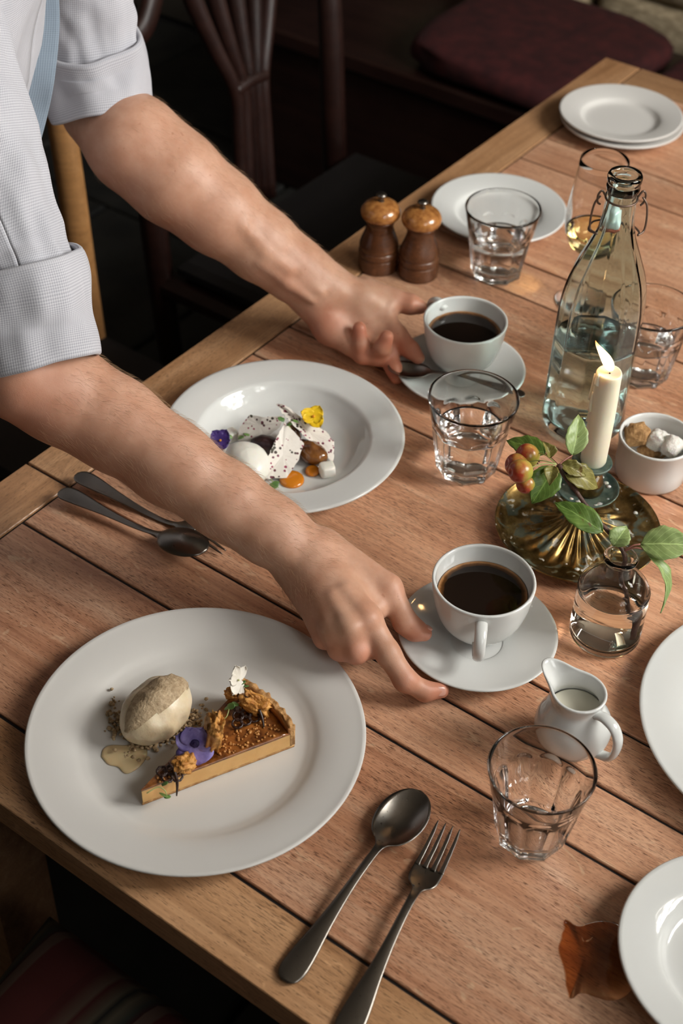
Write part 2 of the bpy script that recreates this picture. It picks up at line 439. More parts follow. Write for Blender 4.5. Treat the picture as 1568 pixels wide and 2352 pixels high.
def frames(P):
    P = np.asarray(P, float); n = len(P)
    Tn = np.gradient(P, axis=0); Tn /= np.linalg.norm(Tn, axis=1)[:, None] + 1e-12
    up = np.array([0, 0, 1.0]) if abs(Tn[0][2]) < 0.9 else np.array([1.0, 0, 0])
    N = np.cross(Tn[0], np.cross(up, Tn[0])); N /= np.linalg.norm(N)
    Ns = [N]
    for i in range(1, n):
        N = Ns[-1] - Tn[i] * np.dot(Ns[-1], Tn[i]); N /= np.linalg.norm(N); Ns.append(N)
    Ns = np.array(Ns); return Tn, Ns, np.cross(Tn, Ns)

def tube(P, R, n=12, cap=True, flat=None, closed=False):
    """tube along P with radius R (scalar or list); flat=(a,b) squashes the section"""
    P = np.asarray(P, float); k = len(P)
    R = np.full(k, R) if np.isscalar(R) else np.asarray(R, float)
    Tn, N, B = frames(P)
    fa, fb = flat or (1, 1)
    V, F = [], []
    for i in range(k):
        for j in range(n):
            th = 2 * pi * j / n
            V.append(P[i] + R[i] * (fa * math.cos(th) * N[i] + fb * math.sin(th) * B[i]))
    for i in range(k - 1 + (1 if closed else 0)):
        for j in range(n):
            a = i * n + j; b = i * n + (j + 1) % n; i2 = (i + 1) % k
            F.append((a, b, i2 * n + (j + 1) % n, i2 * n + j))
    if cap and not closed:
        c0 = len(V); V.append(P[0] - Tn[0] * R[0] * 0.35 * (1 if R[0] > 1e-6 else 0)); c1 = len(V); V.append(P[-1] + Tn[-1] * R[-1] * 0.35)
        for j in range(n):
            F.append((c0, (j + 1) % n, j)); F.append((c1, (k - 1) * n + j, (k - 1) * n + (j + 1) % n))
    return V, F

def join(*parts):
    V, F = [], []
    for v, f in parts:
        o = len(V); V += [tuple(x) for x in v]; F += [tuple(i + o for i in q) for q in f]
    return V, F

def box(x0, x1, y0, y1, z0, z1, bev=0.0):
    """box with chamfered long edges"""
    b = min(bev, (x1 - x0) / 3, (y1 - y0) / 3, (z1 - z0) / 3)
    if b <= 0:
        V = [(x, y, z) for z in (z0, z1) for x, y in ((x0, y0), (x1, y0), (x1, y1), (x0, y1))]
        return V, [(3, 2, 1, 0), (4, 5, 6, 7), (0, 1, 5, 4), (1, 2, 6, 5), (2, 3, 7, 6), (3, 0, 4, 7)]
    rings = []
    def ring(d, z): return [(x0 + d, y0 + d, z), (x1 - d, y0 + d, z), (x1 - d, y1 - d, z), (x0 + d, y1 - d, z)]
    for d, z in ((b, z0), (0, z0 + b), (0, z1 - b), (b, z1)): rings.append(ring(d, z))
    V = [p for r in rings for p in r]
    F = [(3, 2, 1, 0), (12, 13, 14, 15)]
    for k in range(3):
        for i in range(4):
            j = (i + 1) % 4; F.append((k * 4 + i, k * 4 + j, k * 4 + 4 + j, k * 4 + 4 + i))
    return V, F

def prism(poly, z0, z1):
    n = len(poly)
    V = [(x, y, z0) for x, y in poly] + [(x, y, z1) for x, y in poly]
    F = [tuple(range(n))[::-1], tuple(range(n, 2 * n))] + [(i, (i + 1) % n, n + (i + 1) % n, n + i) for i in range(n)]
    return V, F

def blob(rx, ry, rz, seed=0, amp=0.1, freq=1.5, nu=28, nv=18, sq=1.0):
    """noisy ellipsoid; sq<1 squares it up"""
    V, F = [], []
    for i in range(nv + 1):
        ph = pi * i / nv
        for j in range(nu):
            th = 2 * pi * j / nu
            d = Vector((math.sin(ph) * math.cos(th), math.sin(ph) * math.sin(th), math.cos(ph)))
            k = 1 + amp * mnoise.noise(d * freq + Vector((seed * 7.3, seed * 3.1, seed)))
            k += amp * 0.5 * mnoise.noise(d * freq * 2.7 + Vector((seed, seed * 5.1, seed * 2)))
            e = [math.copysign(abs(c) ** sq, c) for c in d]
            V.append((e[0] * rx * k, e[1] * ry * k, e[2] * rz * k))
    for i in range(nv):
        for j in range(nu):
            a, b = i * nu + j, i * nu + (j + 1) % nu
            F.append((a, a + nu, b + nu, b))
    return V, F

def xf(VF, m):
    V, F = VF
    return [tuple(m @ Vector(v)) for v in V], F

def mat_from(origin, xdir, zdir=(0, 0, 1)):
    x = Vector(xdir).normalized(); z = Vector(zdir); z = (z - x * z.dot(x)).normalized(); y = z.cross(x)
    return Matrix(((x[0], y[0], z[0], origin[0]), (x[1], y[1], z[1], origin[1]), (x[2], y[2], z[2], origin[2]), (0, 0, 0, 1)))

# ---- smooth-blended implicit surfaces for the body
class Field:
    def __init__(s, lo, hi, h):
        s.h = h; s.lo = np.asarray(lo, float)
        s.n = np.ceil((np.asarray(hi) - s.lo) / h).astype(int) + 1
        s.f = np.full(s.n, 0.06, np.float32)
        s.flush = []
    def cone(s, a, b, r1, r2, k=0.010, sub=False):
        a = np.asarray(a, float); b = np.asarray(b, float)
        m = max(r1, r2) + k + 3 * s.h
        i0 = np.clip(((np.minimum(a, b) - m - s.lo) / s.h).astype(int), 0, s.n)
        i1 = np.clip(((np.maximum(a, b) + m - s.lo) / s.h).astype(int) + 2, 0, s.n)
        if (i1 <= i0).any(): return
        g = [(np.arange(i0[q], i1[q]) * s.h + s.lo[q]).astype(np.float32) for q in range(3)]
        X, Y, Z = g[0][:, None, None] - a[0], g[1][None, :, None] - a[1], g[2][None, None, :] - a[2]
        d = b - a; L = max(float(d @ d), 1e-12)
        t = np.clip((X * d[0] + Y * d[1] + Z * d[2]) / L, 0, 1)
        dist = np.sqrt((X - t * d[0]) ** 2 + (Y - t * d[1]) ** 2 + (Z - t * d[2]) ** 2) - (r1 + (r2 - r1) * t)
        sl = tuple(slice(p, q) for p, q in zip(i0, i1))
        f = s.f[sl]
        if sub:
            dist = -dist; hh = np.maximum(k - np.abs(f - dist), 0) / k
            s.f[sl] = np.maximum(f, dist) + hh * hh * k / 4
        else:
            hh = np.maximum(k - np.abs(f - dist), 0) / k
            s.f[sl] = np.minimum(f, dist) - hh * hh * k / 4
    def chain(s, pts, rs, k=0.010):
        for i in range(len(pts) - 1): s.cone(pts[i], pts[i + 1], rs[i], rs[i + 1], k)
    def surface(s):
        f = s.f; ins = f < 0; n = f.shape
        c = np.zeros(tuple(q - 1 for q in n), np.int8)
        for dx in (0, 1):
            for dy in (0, 1):
                for dz in (0, 1):
                    c += ins[dx:n[0] - 1 + dx, dy:n[1] - 1 + dy, dz:n[2] - 1 + dz]
        cells = np.argwhere((c > 0) & (c < 8))
        idx = np.full(c.shape, -1, np.int32); idx[tuple(cells.T)] = np.arange(len(cells))
        acc = np.zeros((len(cells), 3)); cnt = np.zeros(len(cells))
        cor = [(a, b, d) for a in (0, 1) for b in (0, 1) for d in (0, 1)]
        for p in cor:
            for ax in range(3):
                if p[ax]: continue
                q = list(p); q[ax] = 1
                A = f[cells[:, 0] + p[0], cells[:, 1] + p[1], cells[:, 2] + p[2]]
                B = f[cells[:, 0] + q[0], cells[:, 1] + q[1], cells[:, 2] + q[2]]
                mk = (A < 0) != (B < 0)
                t = np.where(mk, A / np.where(mk, A - B, 1), 0)
                pos = np.tile(np.array(p, float), (len(cells), 1)); pos[:, ax] += t
                acc += pos * mk[:, None]; cnt += mk
        V = s.lo + (cells + acc / cnt[:, None]) * s.h
        F = []
        for ax in range(3):
            u, v = (ax + 1) % 3, (ax + 2) % 3
            sl0 = [slice(None)] * 3; sl1 = [slice(None)] * 3
            sl0[ax] = slice(0, -1); sl1[ax] = slice(1, None)
            a, b = ins[tuple(sl0)], ins[tuple(sl1)]
            e = np.argwhere(a != b)
            e = e[(e[:, u] > 0) & (e[:, v] > 0) & (e[:, u] < n[u] - 1) & (e[:, v] < n[v] - 1)]
            o = a[tuple(e.T)]
            def ci(du, dv):
                q = e.copy(); q[:, u] -= du; q[:, v] -= dv; return idx[tuple(q.T)]
            Q = np.stack([ci(1, 1), ci(0, 1), ci(0, 0), ci(1, 0)], 1)
            Q = np.where(o[:, None], Q, Q[:, ::-1]); F.append(Q)
        return V, np.vstack(F)

def body_mesh(name, fld, flush, mat, parent):
    V, F = fld.surface()
    me = bpy.data.meshes.new(name)
    me.vertices.add(len(V)); me.vertices.foreach_set('co', V.astype(np.float32).ravel())
    me.loops.add(F.size); me.loops.foreach_set('vertex_index', F.astype(np.int32).ravel())
    me.polygons.add(len(F)); me.polygons.foreach_set('loop_start', np.arange(0, F.size, 4, dtype=np.int32))
    me.polygons.foreach_set('loop_total', np.full(len(F), 4, np.int32))
    me.update(); me.validate()
    me.polygons.foreach_set('use_smooth', [True] * len(me.polygons))
    at = me.attributes.new('flush', 'FLOAT', 'POINT')
    w = np.zeros(len(V))
    for p, r, s in flush:
        w = np.maximum(w, s * np.exp(-((V - np.asarray(p)) ** 2).sum(1) / (r * r)))
    at.data.foreach_set('value', w.astype(np.float32))
    me.materials.append(M[mat])
    o = bpy.data.objects.new(name, me); COL.objects.link(o); o.parent = parent
    sm = o.modifiers.new('smooth', 'SMOOTH'); sm.factor = 0.5; sm.iterations = 3
    return o

# ================================================================== the room
ROT_B = TA - pi / 2                                      # local +X along BX (across the table)
ROT_A = TA
def room_box(name, s0, s1, t0, t1, z0, z1, mat, parent=None, bev=0.0):
    """box in the room frame: local X runs along t, local Y towards the far end (-s)"""
    c = ST((s0 + s1) / 2, (t0 + t1) / 2, z0)
    V, F = box(-(t1 - t0) / 2, (t1 - t0) / 2, -(s1 - s0) / 2, (s1 - s0) / 2, 0, z1 - z0, bev)
    return mesh(name, V, F, mat, parent, False, None, c, (0, 0, ROT_B))
def struct(o, label=None):
    o['kind'] = 'structure'
    if label: o['label'] = label
    return o
SN, SF, TL, TR, HC = 3.3, -0.92, -2.7, WIN_T, 2.95       # near wall, far wall, chair-side wall, window wall, ceiling height
floor = struct(room_box('floor', SF - 0.2, SN, TL, TR + 0.2, -0.12, -0.02, 'grout'), 'dark slate flagged floor')
# flagstones: one mesh per size, shared
slab_me = []
for k in range(3):
    lx, ly = ((0.60, 0.44), (0.44, 0.44), (0.52, 0.44))[k]
    V, F = box(-lx / 2 + 0.006, lx / 2 - 0.006, -ly / 2 + 0.006, ly / 2 - 0.006, 0, 0.02, 0.005)
    o = mesh('flagstone', V, F, 'slate', floor, False); slab_me.append((o.data, lx, ly)); bpy.data.objects.remove(o)
finv = Matrix.LocRotScale(ST((SF - 0.2 + SN) / 2, (TL + TR + 0.2) / 2, -0.12), Matrix.Rotation(ROT_B, 3, 'Z'), None).inverted()
row = 0; s = SF
while s < 2.4:
    t = TL + (row % 3) * 0.17; q = row
    while t < 1.2:
        me, lx, ly = slab_me[q % 3]; q += 1
        o = bpy.data.objects.new('flagstone', me); COL.objects.link(o); o.parent = floor
        w = ST(s + ly / 2, t + lx / 2, -0.02 + random.uniform(-0.003, 0.001))
        o.location = finv @ Vector(w); t += lx
    s += 0.44; row += 1
room_box('wall_left', SF, SN, TL - 0.15, TL, 0, HC, 'plaster')['kind'] = 'structure'
room_box('wall_near', SN, SN + 0.15, TL, TR, 0, HC, 'plaster')['kind'] = 'structure'
room_box('ceiling', SF, SN, TL, TR + 0.2, HC, HC + 0.1, 'ceiling_paint')['kind'] = 'structure'
# wall with the daylight window and the added fill window
for a in ((SF, WINS[0][0], 0, HC), (WINS[0][1], WINS[1][0], 0, HC), (WINS[1][1], SN, 0, HC), *[(w[0], w[1], 0, WIN_Z0) for w in WINS], *[(w[0], w[1], WIN_Z1, HC) for w in WINS]):
    room_box('wall_right', a[0], a[1], TR, TR + 0.2, a[2], a[3], 'plaster')['kind'] = 'structure'
for kw, (w0, w1, en) in enumerate(WINS):  # the second window is added, out of view, for soft fill
    win = thing('window_%d' % (kw + 1), ('small-paned window facing the laid end of the table', 'added unseen small-paned fill window facing the striped chair')[kw], 'window', ST((w0 + w1) / 2, WIN_T + 0.06, WIN_Z0), ROT_B)
    del win['category']; win['kind'] = 'structure'
    ww, wh = w1 - w0, WIN_Z1 - WIN_Z0
    for k in range(4):
        y = -ww / 2 + ww * k / 3; r = 0.035 if k in (0, 3) else 0.030
        y = min(max(y, -ww / 2 + r), ww / 2 - r)
        mesh('mullion', *box(-0.02, 0.02, y - r, y + r, 0, wh), 'painted', win, False)
    for k in range(5):
        z = wh * k / 4; r = 0.035 if k in (0, 4) else 0.024
        z = min(max(z, r), wh - r)
        mesh('glazing_bar', *box(-0.018, 0.018, -ww / 2, ww / 2, z - r, z + r), 'painted', win, False)
# far wall of rough stones behind the bench
wall_far = struct(room_box('wall_back', SF - 0.2, SF - 0.02, TL, TR, 0, HC, 'joint'), 'dim rough stone wall behind the red cushions')
winv = Matrix.LocRotScale(ST(SF - 0.11, (TL + TR) / 2, 0), Matrix.Rotation(ROT_B, 3, 'Z'), None).inverted()
stone_me = []
for k in range(4):
    V, F = blob(0.5, 0.06, 0.5, k + 3, 0.10, 1.8, 20, 10, 0.35)
    o = mesh('stone', V, F, 'stone'); stone_me.append(o.data); bpy.data.objects.remove(o)
z = 0.0; row = 0
while z < 0.98:
    h = (0.15, 0.19, 0.13, 0.17)[row % 4]; t = -1.1 + 0.13 * (row % 3)
    while t < 1.5:
        w = random.uniform(0.20, 0.40)
        o = bpy.data.objects.new('stone', random.choice(stone_me)); COL.objects.link(o); o.parent = wall_far
        o.location = winv @ Vector(ST(SF - 0.02, t + w / 2, z + h / 2)); o.scale = (w * 0.96, 1, h * 0.95)
        t += w
    z += h; row += 1
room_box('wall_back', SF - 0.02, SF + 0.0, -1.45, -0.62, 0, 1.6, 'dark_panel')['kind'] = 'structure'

# ================================================================== the table
table = thing('dining_table', 'long framed oak dining table laid with plates, glasses and cups', 'table', ST(0.825, 0.525, 0))
tinv = Matrix.Translation(Vector(ST(0.825, 0.525, 0))).inverted()
def plank(s0, s1, t0, t1, along, mat, z1=T, th=0.032, name='plank'):
    g = 0.0018
    s0, s1, t0, t1 = s0 + g, s1 - g, t0 + g, t1 - g
    if along == 'B':
        hx, hy, rz = (t1 - t0) / 2, (s1 - s0) / 2, ROT_B
    else:
        hx, hy, rz = (s1 - s0) / 2, (t1 - t0) / 2, ROT_A
    V, F = box(-hx, hx, -hy, hy, -th, 0, 0.0008)
    o = mesh(name, V, F, mat, table, False)
    o.location = tinv @ Vector(ST((s0 + s1) / 2, (t0 + t1) / 2, z1 + random.uniform(-0.0004, 0)))
    o.rotation_euler = (0, 0, rz)
    return o
TW = 1.05
plank(1.317, 1.652, 0.0, 0.066, 'A', 'oak_edge')
plank(0.0, 1.317, 0.0, 0.066, 'A', 'oak_edge')
plank(0.0, 1.652, TW - 0.066, TW, 'A', 'oak_edge')
for a, b, m in ((1.582, 1.652, 'oak_edge'), (1.387, 1.582, 'oak'), (1.317, 1.387, 'oak'), (1.25, 1.317, 'oak'), (1.006, 1.25, 'oak'),
                (0.934, 1.006, 'oak'), (0.698, 0.934, 'oak'), (0.626, 0.698, 'oak'), (0.384, 0.626, 'oak'), (0.306, 0.384, 'oak'),
                (0.07, 0.306, 'oak'), (0.0, 0.07, 'oak_edge')):
    plank(a, b, 0.066, TW - 0.066, 'B', m)
plank(0.004, 1.648, 0.004, TW - 0.004, 'B', 'black_leather', T - 0.0030, 0.020, 'underlay')
plank(0.06, 1.59, 0.07, 0.095, 'A', 'oak_edge', T - 0.033, 0.085, 'apron')
plank(0.06, 1.59, TW - 0.095, TW - 0.07, 'A', 'oak_edge', T - 0.033, 0.085, 'apron')
plank(0.06, 0.085, 0.095, TW - 0.095, 'B', 'oak_edge', T - 0.033, 0.085, 'apron')
plank(1.565, 1.59, 0.095, TW - 0.095, 'B', 'oak_edge', T - 0.033, 0.085, 'apron')
for a in (0.07, 1.50):
    for b in (0.075, TW - 0.155):
        plank(a, a + 0.08, b, b + 0.08, 'B', 'oak_edge', T - 0.033, T - 0.033, 'leg')

# ================================================================== crockery
def plate_profile(R, zr, well, foot, zw=0.006, th=0.0042, lip=0.002):
    """closed profile from the centre of the top to the centre of the underside"""
    top = smoothed([(0.0, zw), (well * 0.55, zw), (well * 0.86, zw + 0.0006), (well * 0.97, zw + (zr - zw) * 0.22),
                    (well * 1.06, zw + (zr - zw) * 0.50), (well + (R - well) * 0.45, zw + (zr - zw) * 0.74), (R - 0.004, zr - 0.0008)], 30)
    top[0][0] = 0
    rim = [(R - 0.0012, zr), (R, zr - 0.0012), (R - 0.0008, zr - 0.0030)]
    und = [(R - 0.008, zr - th - 0.0008), (well * 1.08, zw + (zr - zw) * 0.40 - th), (foot + 0.004, 0.0022), (foot + 0.002, 0.0), (foot - 0.003, 0.0), (foot - 0.005, 0.0018), (0, 0.0018)]
    return [tuple(p) for p in top] + rim + und
def soup_profile(R, zr, inner, depth_z=0.007):
    top = smoothed([(0.0, depth_z), (inner * 0.55, depth_z + 0.0004), (inner * 0.78, depth_z + 0.0035), (inner * 0.93, zr - 0.013), (inner, zr - 0.0055),
                    (inner + 0.007, zr - 0.0035), (R - 0.012, zr - 0.0006), (R - 0.004, zr)], 36)
    top[0][0] = 0
    return [tuple(p) for p in top] + [(R - 0.001, zr + 0.0002), (R, zr - 0.0014), (R - 0.001, zr - 0.0034), (R - 0.012, zr - 0.0052),
            (inner + 0.007, zr - 0.0085), (inner * 0.80, 0.006), (inner * 0.62, 0.0), (inner * 0.58, 0.0), (inner * 0.55, 0.002), (0, 0.002)]
def place_lathe(name, prof, n, mat, loc, label, cat, group=None):
    V, F = lathe(prof, n)
    return tag(mesh(name, V, flip(F), mat, None, True, None, loc), label, cat, group)
def at(x, y, z=0.0): return (x, y, T + z)
G = 0.0004
place_lathe('dinner_plate', plate_profile(0.1506, 0.023, 0.105, 0.088), 128, 'china_matt', at(-0.1217, 0.8016, G), 'large white dinner plate holding the caramel tart slice', 'plate')
place_lathe('soup_plate', soup_profile(0.1328, 0.035, 0.095), 128, 'china', at(-0.0663, 1.2087, G), 'wide-rimmed white bowl plate holding the dessert with speckled shards', 'plate')
sidep = plate_profile(0.0931, 0.020, 0.058, 0.048, 0.005)
place_lathe('side_plate', sidep, 96, 'china', at(0.2009, 1.7303, G), 'empty white side plate behind the water glass and pepper mills', 'plate')
place_lathe('side_plate', sidep, 96, 'china_matt', at(0.4035, 2.0045, G), 'lower white side plate of the stacked pair by the table corner', 'plate')
place_lathe('side_plate', sidep, 96, 'china_matt', at(0.4007, 2.0078, 0.0092), 'upper white side plate of the stacked pair by the table corner', 'plate')
place_lathe('dinner_plate', plate_profile(0.1506, 0.023, 0.105, 0.088), 128, 'china', at(0.4271, 0.8343, G), 'empty white dinner plate cut off by the picture edge beside the milk jug', 'plate')
place_lathe('side_plate', plate_profile(0.0938, 0.030, 0.058, 0.048, 0.010), 96, 'china', at(0.3205, 0.5945, G), 'glossy white side plate standing over the dark wet spill', 'plate')

def saucer_profile(R, zr):
    top = smoothed([(0, 0.0052), (0.022, 0.0052), (0.0255, 0.0060), (0.030, 0.0074), (0.046, 0.0112), (0.062, 0.0158), (R - 0.003, zr - 0.0004)], 26)
    top[0][0] = 0
    return [tuple(p) for p in top] + [(R - 0.0008, zr), (R, zr - 0.0010), (R - 0.001, zr - 0.0026), (0.060, 0.0112), (0.036, 0.0030), (0.031, 0.0), (0.028, 0.0), (0.026, 0.0018), (0, 0.0018)]
SN_C, SF_C = (0.1345, 0.9364), (0.1340, 1.3600)
place_lathe('saucer', saucer_profile(0.0767, 0.0205), 96, 'china', at(*SN_C, G), 'white saucer under the coffee cup that the pinching hand holds', 'saucer')
place_lathe('saucer', saucer_profile(0.0767, 0.0205), 96, 'china', at(*SF_C, G), 'white saucer carrying a teaspoon and the coffee cup beside the mills', 'saucer')

def make_cup(label, loc, hdir):
    c = thing('coffee_cup', label, 'cup', loc, hdir)
    out = smoothed([(0.0245, 0.0), (0.0265, 0.0028), (0.0325, 0.0085), (0.0400, 0.0200), (0.0450, 0.0360), (0.0478, 0.0530), (0.0490, 0.0640)], 28)
    inn = smoothed([(0.0460, 0.0650), (0.0448, 0.0550), (0.0416, 0.0390), (0.0360, 0.0235), (0.0260, 0.0110), (0.0120, 0.0072), (0.0, 0.0068)], 24)
    inn[-1][0] = 0
    V, F = lathe([(0, 0.0022), (0.021, 0.0022), (0.0225, 0.0)] + [tuple(p) for p in out] + [(0.0487, 0.0652), (0.0474, 0.0656)] + [tuple(p) for p in inn], 96)
    mesh('bowl', V, F, 'china', c)
    P = smoothed([(0.044, 0, 0.0535), (0.056, 0, 0.0570), (0.0680, 0, 0.0510), (0.0715, 0, 0.0395), (0.0650, 0, 0.0270), (0.0500, 0, 0.0195), (0.0385, 0, 0.0190)], 26)
    rr = smoothed([(0.0056,), (0.0054,), (0.0051,), (0.0049,), (0.0048,), (0.0050,), (0.0054,)], 26)[:, 0]
    V, F = tube(P, rr, 14, flat=(0.72, 1.10))
    mesh('handle', V, F, 'china', c)
    V, F = lathe([(0, 0.0), (0.0370, 0.0), (0.0410, 0.0001), (0.0426, 0.0006), (0.0426, -0.0012), (0, -0.003)], 64)
    mesh('coffee', V, flip(F), 'coffee', c, loc=(0, 0, 0.0470))
    return c
make_cup('white cup of black coffee with its handle towards the jug', at(SN_C[0] + 0.0015, SN_C[1] + 0.0130, 0.0112), math.radians(-95))
make_cup('white cup of black coffee beside the teaspoon and pepper mills', at(SF_C[0] + 0.0020, SF_C[1] + 0.0150, 0.0114), math.radians(122))

# ------------------------------------------------------------------ cutlery
def ribbon(L, hw, zc, dish, th, nu=60, nv=10, u0=0.0, u1=1.0, yc=None):
    V, F = [], []
    us = np.linspace(u0, u1, nu)
    for side in (0, 1):
        for u in us:
            for j in range(nv + 1):
                v = -1 + 2 * j / nv
                y = hw(u) * v + (yc(u) if yc else 0.0)
                z = zc(u) - dish(u) * (1 - v * v) - (th * (1 - 0.45 * v * v) if side else 0)
                V.append((u * L, y, z))
    n = nv + 1; off = nu * n
    for i in range(nu - 1):
        for j in range(nv):
            a = i * n + j
            F.append((a, a + n, a + n + 1, a + 1)); F.append((off + a, off + a + 1, off + a + n + 1, off + a + n))
        F.append((i * n, off + i * n, off + i * n + n, i * n + n)); b = i * n + nv
        F.append((b, b + n, off + b + n, off + b))
    for j in range(nv):
        F.append((j, j + 1, off + j + 1, off + j)); e = (nu - 1) * n + j
        F.append((e, off + e, off + e + 1, e + 1))
    return V, F
def interp(pts):
    X, Y = zip(*pts)
    def f(u):
        i = int(np.clip(np.searchsorted(X, u) - 1, 0, len(X) - 2)); w = min(max((u - X[i]) / (X[i + 1] - X[i]), 0), 1)
        m = lambda k: (Y[min(k + 1, len(Y) - 1)] - Y[max(k - 1, 0)]) / (X[min(k + 1, len(X) - 1)] - X[max(k - 1, 0)])
        h = X[i + 1] - X[i]
        return (2 * w ** 3 - 3 * w * w + 1) * Y[i] + (w ** 3 - 2 * w * w + w) * h * m(i) + (-2 * w ** 3 + 3 * w * w) * Y[i + 1] + (w ** 3 - w * w) * h * m(i + 1)
    return f
HANDLE_W = [(0, 0.0030), (0.012, 0.0072), (0.035, 0.0100), (0.07, 0.0110), (0.14, 0.0100), (0.28, 0.0064), (0.42, 0.0042), (0.58, 0.0034), (0.66, 0.0037)]
def spoon_parts(L, k=1.0):
    hw = interp([(u, w * k) for u, w in HANDLE_W] + [(0.690, 0.0062 * k), (0.715, 0.0130 * k), (0.76, 0.0188 * k), (0.83, 0.0218 * k), (0.90, 0.0205 * k), (0.95, 0.0160 * k), (0.975, 0.0118 * k), (0.99, 0.0075 * k), (1.0, 0.0010)])
    zc = interp([(0, 0.0035), (0.1, 0.0042), (0.3, 0.0090), (0.5, 0.0135), (0.62, 0.0135), (0.70, 0.0118), (0.82, 0.0105), (1.0, 0.0098)])
    d = interp([(0, -0.0006), (0.10, -0.0011), (0.32, -0.0009), (0.60, -0.0004), (0.68, 0.0005), (0.74, 0.0050), (0.83, 0.0080), (0.92, 0.0055), (1.0, 0.0)])
    return ribbon(L, hw, zc, d, 0.0017, 90, 12)
def fork_parts(L, k=1.0):
    hw = interp([(u, w * k) for u, w in HANDLE_W] + [(0.685, 0.0052 * k), (0.705, 0.0098 * k), (0.73, 0.0122 * k), (0.76, 0.0128 * k), (0.80, 0.0127 * k)])
    zc = interp([(0, 0.0035), (0.1, 0.0042), (0.3, 0.0090), (0.5, 0.0135), (0.62, 0.0130), (0.70, 0.0085), (0.80, 0.0048), (0.90, 0.0062), (1.0, 0.0125)])
    d = interp([(0, -0.0006), (0.10, -0.0011), (0.32, -0.0009), (0.60, -0.0004), (0.70, 0.0008), (0.80, 0.0010)])
    body = ribbon(L, hw, zc, d, 0.0017, 80, 12, 0, 0.805)
    tines = []
    for q in range(4):
        y0 = (-0.0106 + q * 0.00707) * k; y1 = y0 * 0.92
        tines.append(ribbon(L, interp([(0.795, 0.0024 * k), (0.82, 0.0019 * k), (0.96, 0.0013 * k), (1.0, 0.0004)]), zc, lambda u: -0.0002, 0.0017, 22, 4, 0.795, 1.0,
                            (lambda a, b: (lambda u: a + (b - a) * (u - 0.795) / 0.205))(y0, y1)))
    return body, tines
def cutlery(name, kind, end, tip, label, k=1.0, over=False, z0=0.0, tilt=0.0, zp=0.006):
    p, q = U(*end, zp), U(*tip, zp)
    L = float(np.linalg.norm(q[:2] - p[:2]))
    rz = math.atan2(q[1] - p[1], q[0] - p[0])
    o = thing(name, label, name if kind != 'teaspoon' else 'spoon', (p[0], p[1], T + z0), rz)
    if tilt: o.rotation_euler = Quaternion((0, 0, 1), rz).to_matrix().to_4x4().to_euler(); o.rotation_euler[1] = tilt
    def fl(VF):
        if not over: return VF
        return [(x, -y, 0.0148 - z) for x, y, z in VF[0]], VF[1]
    m = 'steel'
    if kind == 'fork':
        b, ti = fork_parts(L, k)
        mesh('handle', *fl(b), m, o)
        for t_ in ti: mesh('tine', *fl(t_), m, o)
    else:
        V, F = fl(spoon_parts(L, k))
        # split at the neck: handle and bowl
        def pick(cond):
            keep = [f for f in F if cond(sum(V[i][0] for i in f) / len(f))]
            ids = sorted({i for f in keep for i in f}); mp = {i: n for n, i in enumerate(ids)}
            return [V[i] for i in ids], [tuple(mp[i] for i in f) for f in keep]
        mesh('handle', *pick(lambda x: x < L * 0.675), m, o)
        mesh('bowl', *pick(lambda x: x >= L * 0.675), m, o)
    return o
cutlery('spoon', 'spoon', (652, 2250), (966, 1822), 'steel dessert spoon lying bowl-up beside the fork and tart plate', 1.0)
cutlery('fork', 'fork', (785, 2385), (1030, 1905), 'steel dessert fork lying tines-up next to the spoon', 1.02)
cutlery('spoon', 'spoon', (140, 1138), (478, 1288), 'dark spoon lying bowl-down under the arm, over a fork', 0.94, True, 0.0005, -0.075)
cutlery('fork', 'fork', (176, 1100), (522, 1257), 'dark fork lying tines-down under the arm, below a spoon', 0.94, True, 0.0008)
tsp = cutlery('teaspoon', 'teaspoon', (1206, 900), (890, 843), 'small teaspoon resting on the saucer behind the water glass', 0.70, zp=0.024)
tsp.location.z = T + 0.0165

# ------------------------------------------------------------------ faceted water glasses
NF = 9
def tumbler_mesh(H=0.090, R=0.0452, r0=0.0300):
    ro = lambda z: r0 + (R - r0) * (0.86 * (z / H) + 0.14 * (z / H) ** 3)
    def facet(th, z):
        x = ((th * NF / (2 * pi)) % 1.0) * 2 - 1
        pf = math.cos(pi / NF) / math.cos(x * pi / NF)
        za = 0.047 + 0.013 * math.sqrt(max(0.0, 1 - x * x))
        w = min(max((za + 0.0014 - z) / 0.0028, 0), 1); w = w * w * (3 - 2 * w)
        return 1 + (pf * 1.012 - 0.016 * (1 - x * x) - 1) * w
    n = NF * 16
    outp = [(ro(z), z) for z in np.concatenate([np.linspace(0.0015, 0.042, 12), np.linspace(0.0435, 0.066, 26), np.linspace(0.068, H - 0.0012, 10)])]
    tin = lambda z: ro(z) - float(np.interp(z, [0.0, 0.05, 0.066, H], [0.0058, 0.0052, 0.0030, 0.0021]))
    inn = [(tin(z), z) for z in np.concatenate([np.linspace(H - 0.0010, 0.06, 8), np.linspace(0.056, 0.014, 12)])]
    floor_ = [(inn[-1][0] - 0.002, 0.0105), (inn[-1][0] - 0.007, 0.0088), (0, 0.0083)]
    prof = [(0, 0.0030), (r0 * 0.80, 0.0022), (r0 * 0.90, 0.0)] + [(ro(0) * 0.985, 0.0004)] + outp + [(outp[-1][0] - 0.0004, H - 0.0003), (outp[-1][0] - 0.0011, H)] + inn + floor_
    no = len(outp) + 4
    def rf(th, z, r):
        return r * (facet(th, z) if r > 0.955 * ro(z) and z < 0.07 else 1.0)
    return lathe(prof, n, rf), tin
(TV, TF), t_in = tumbler_mesh()
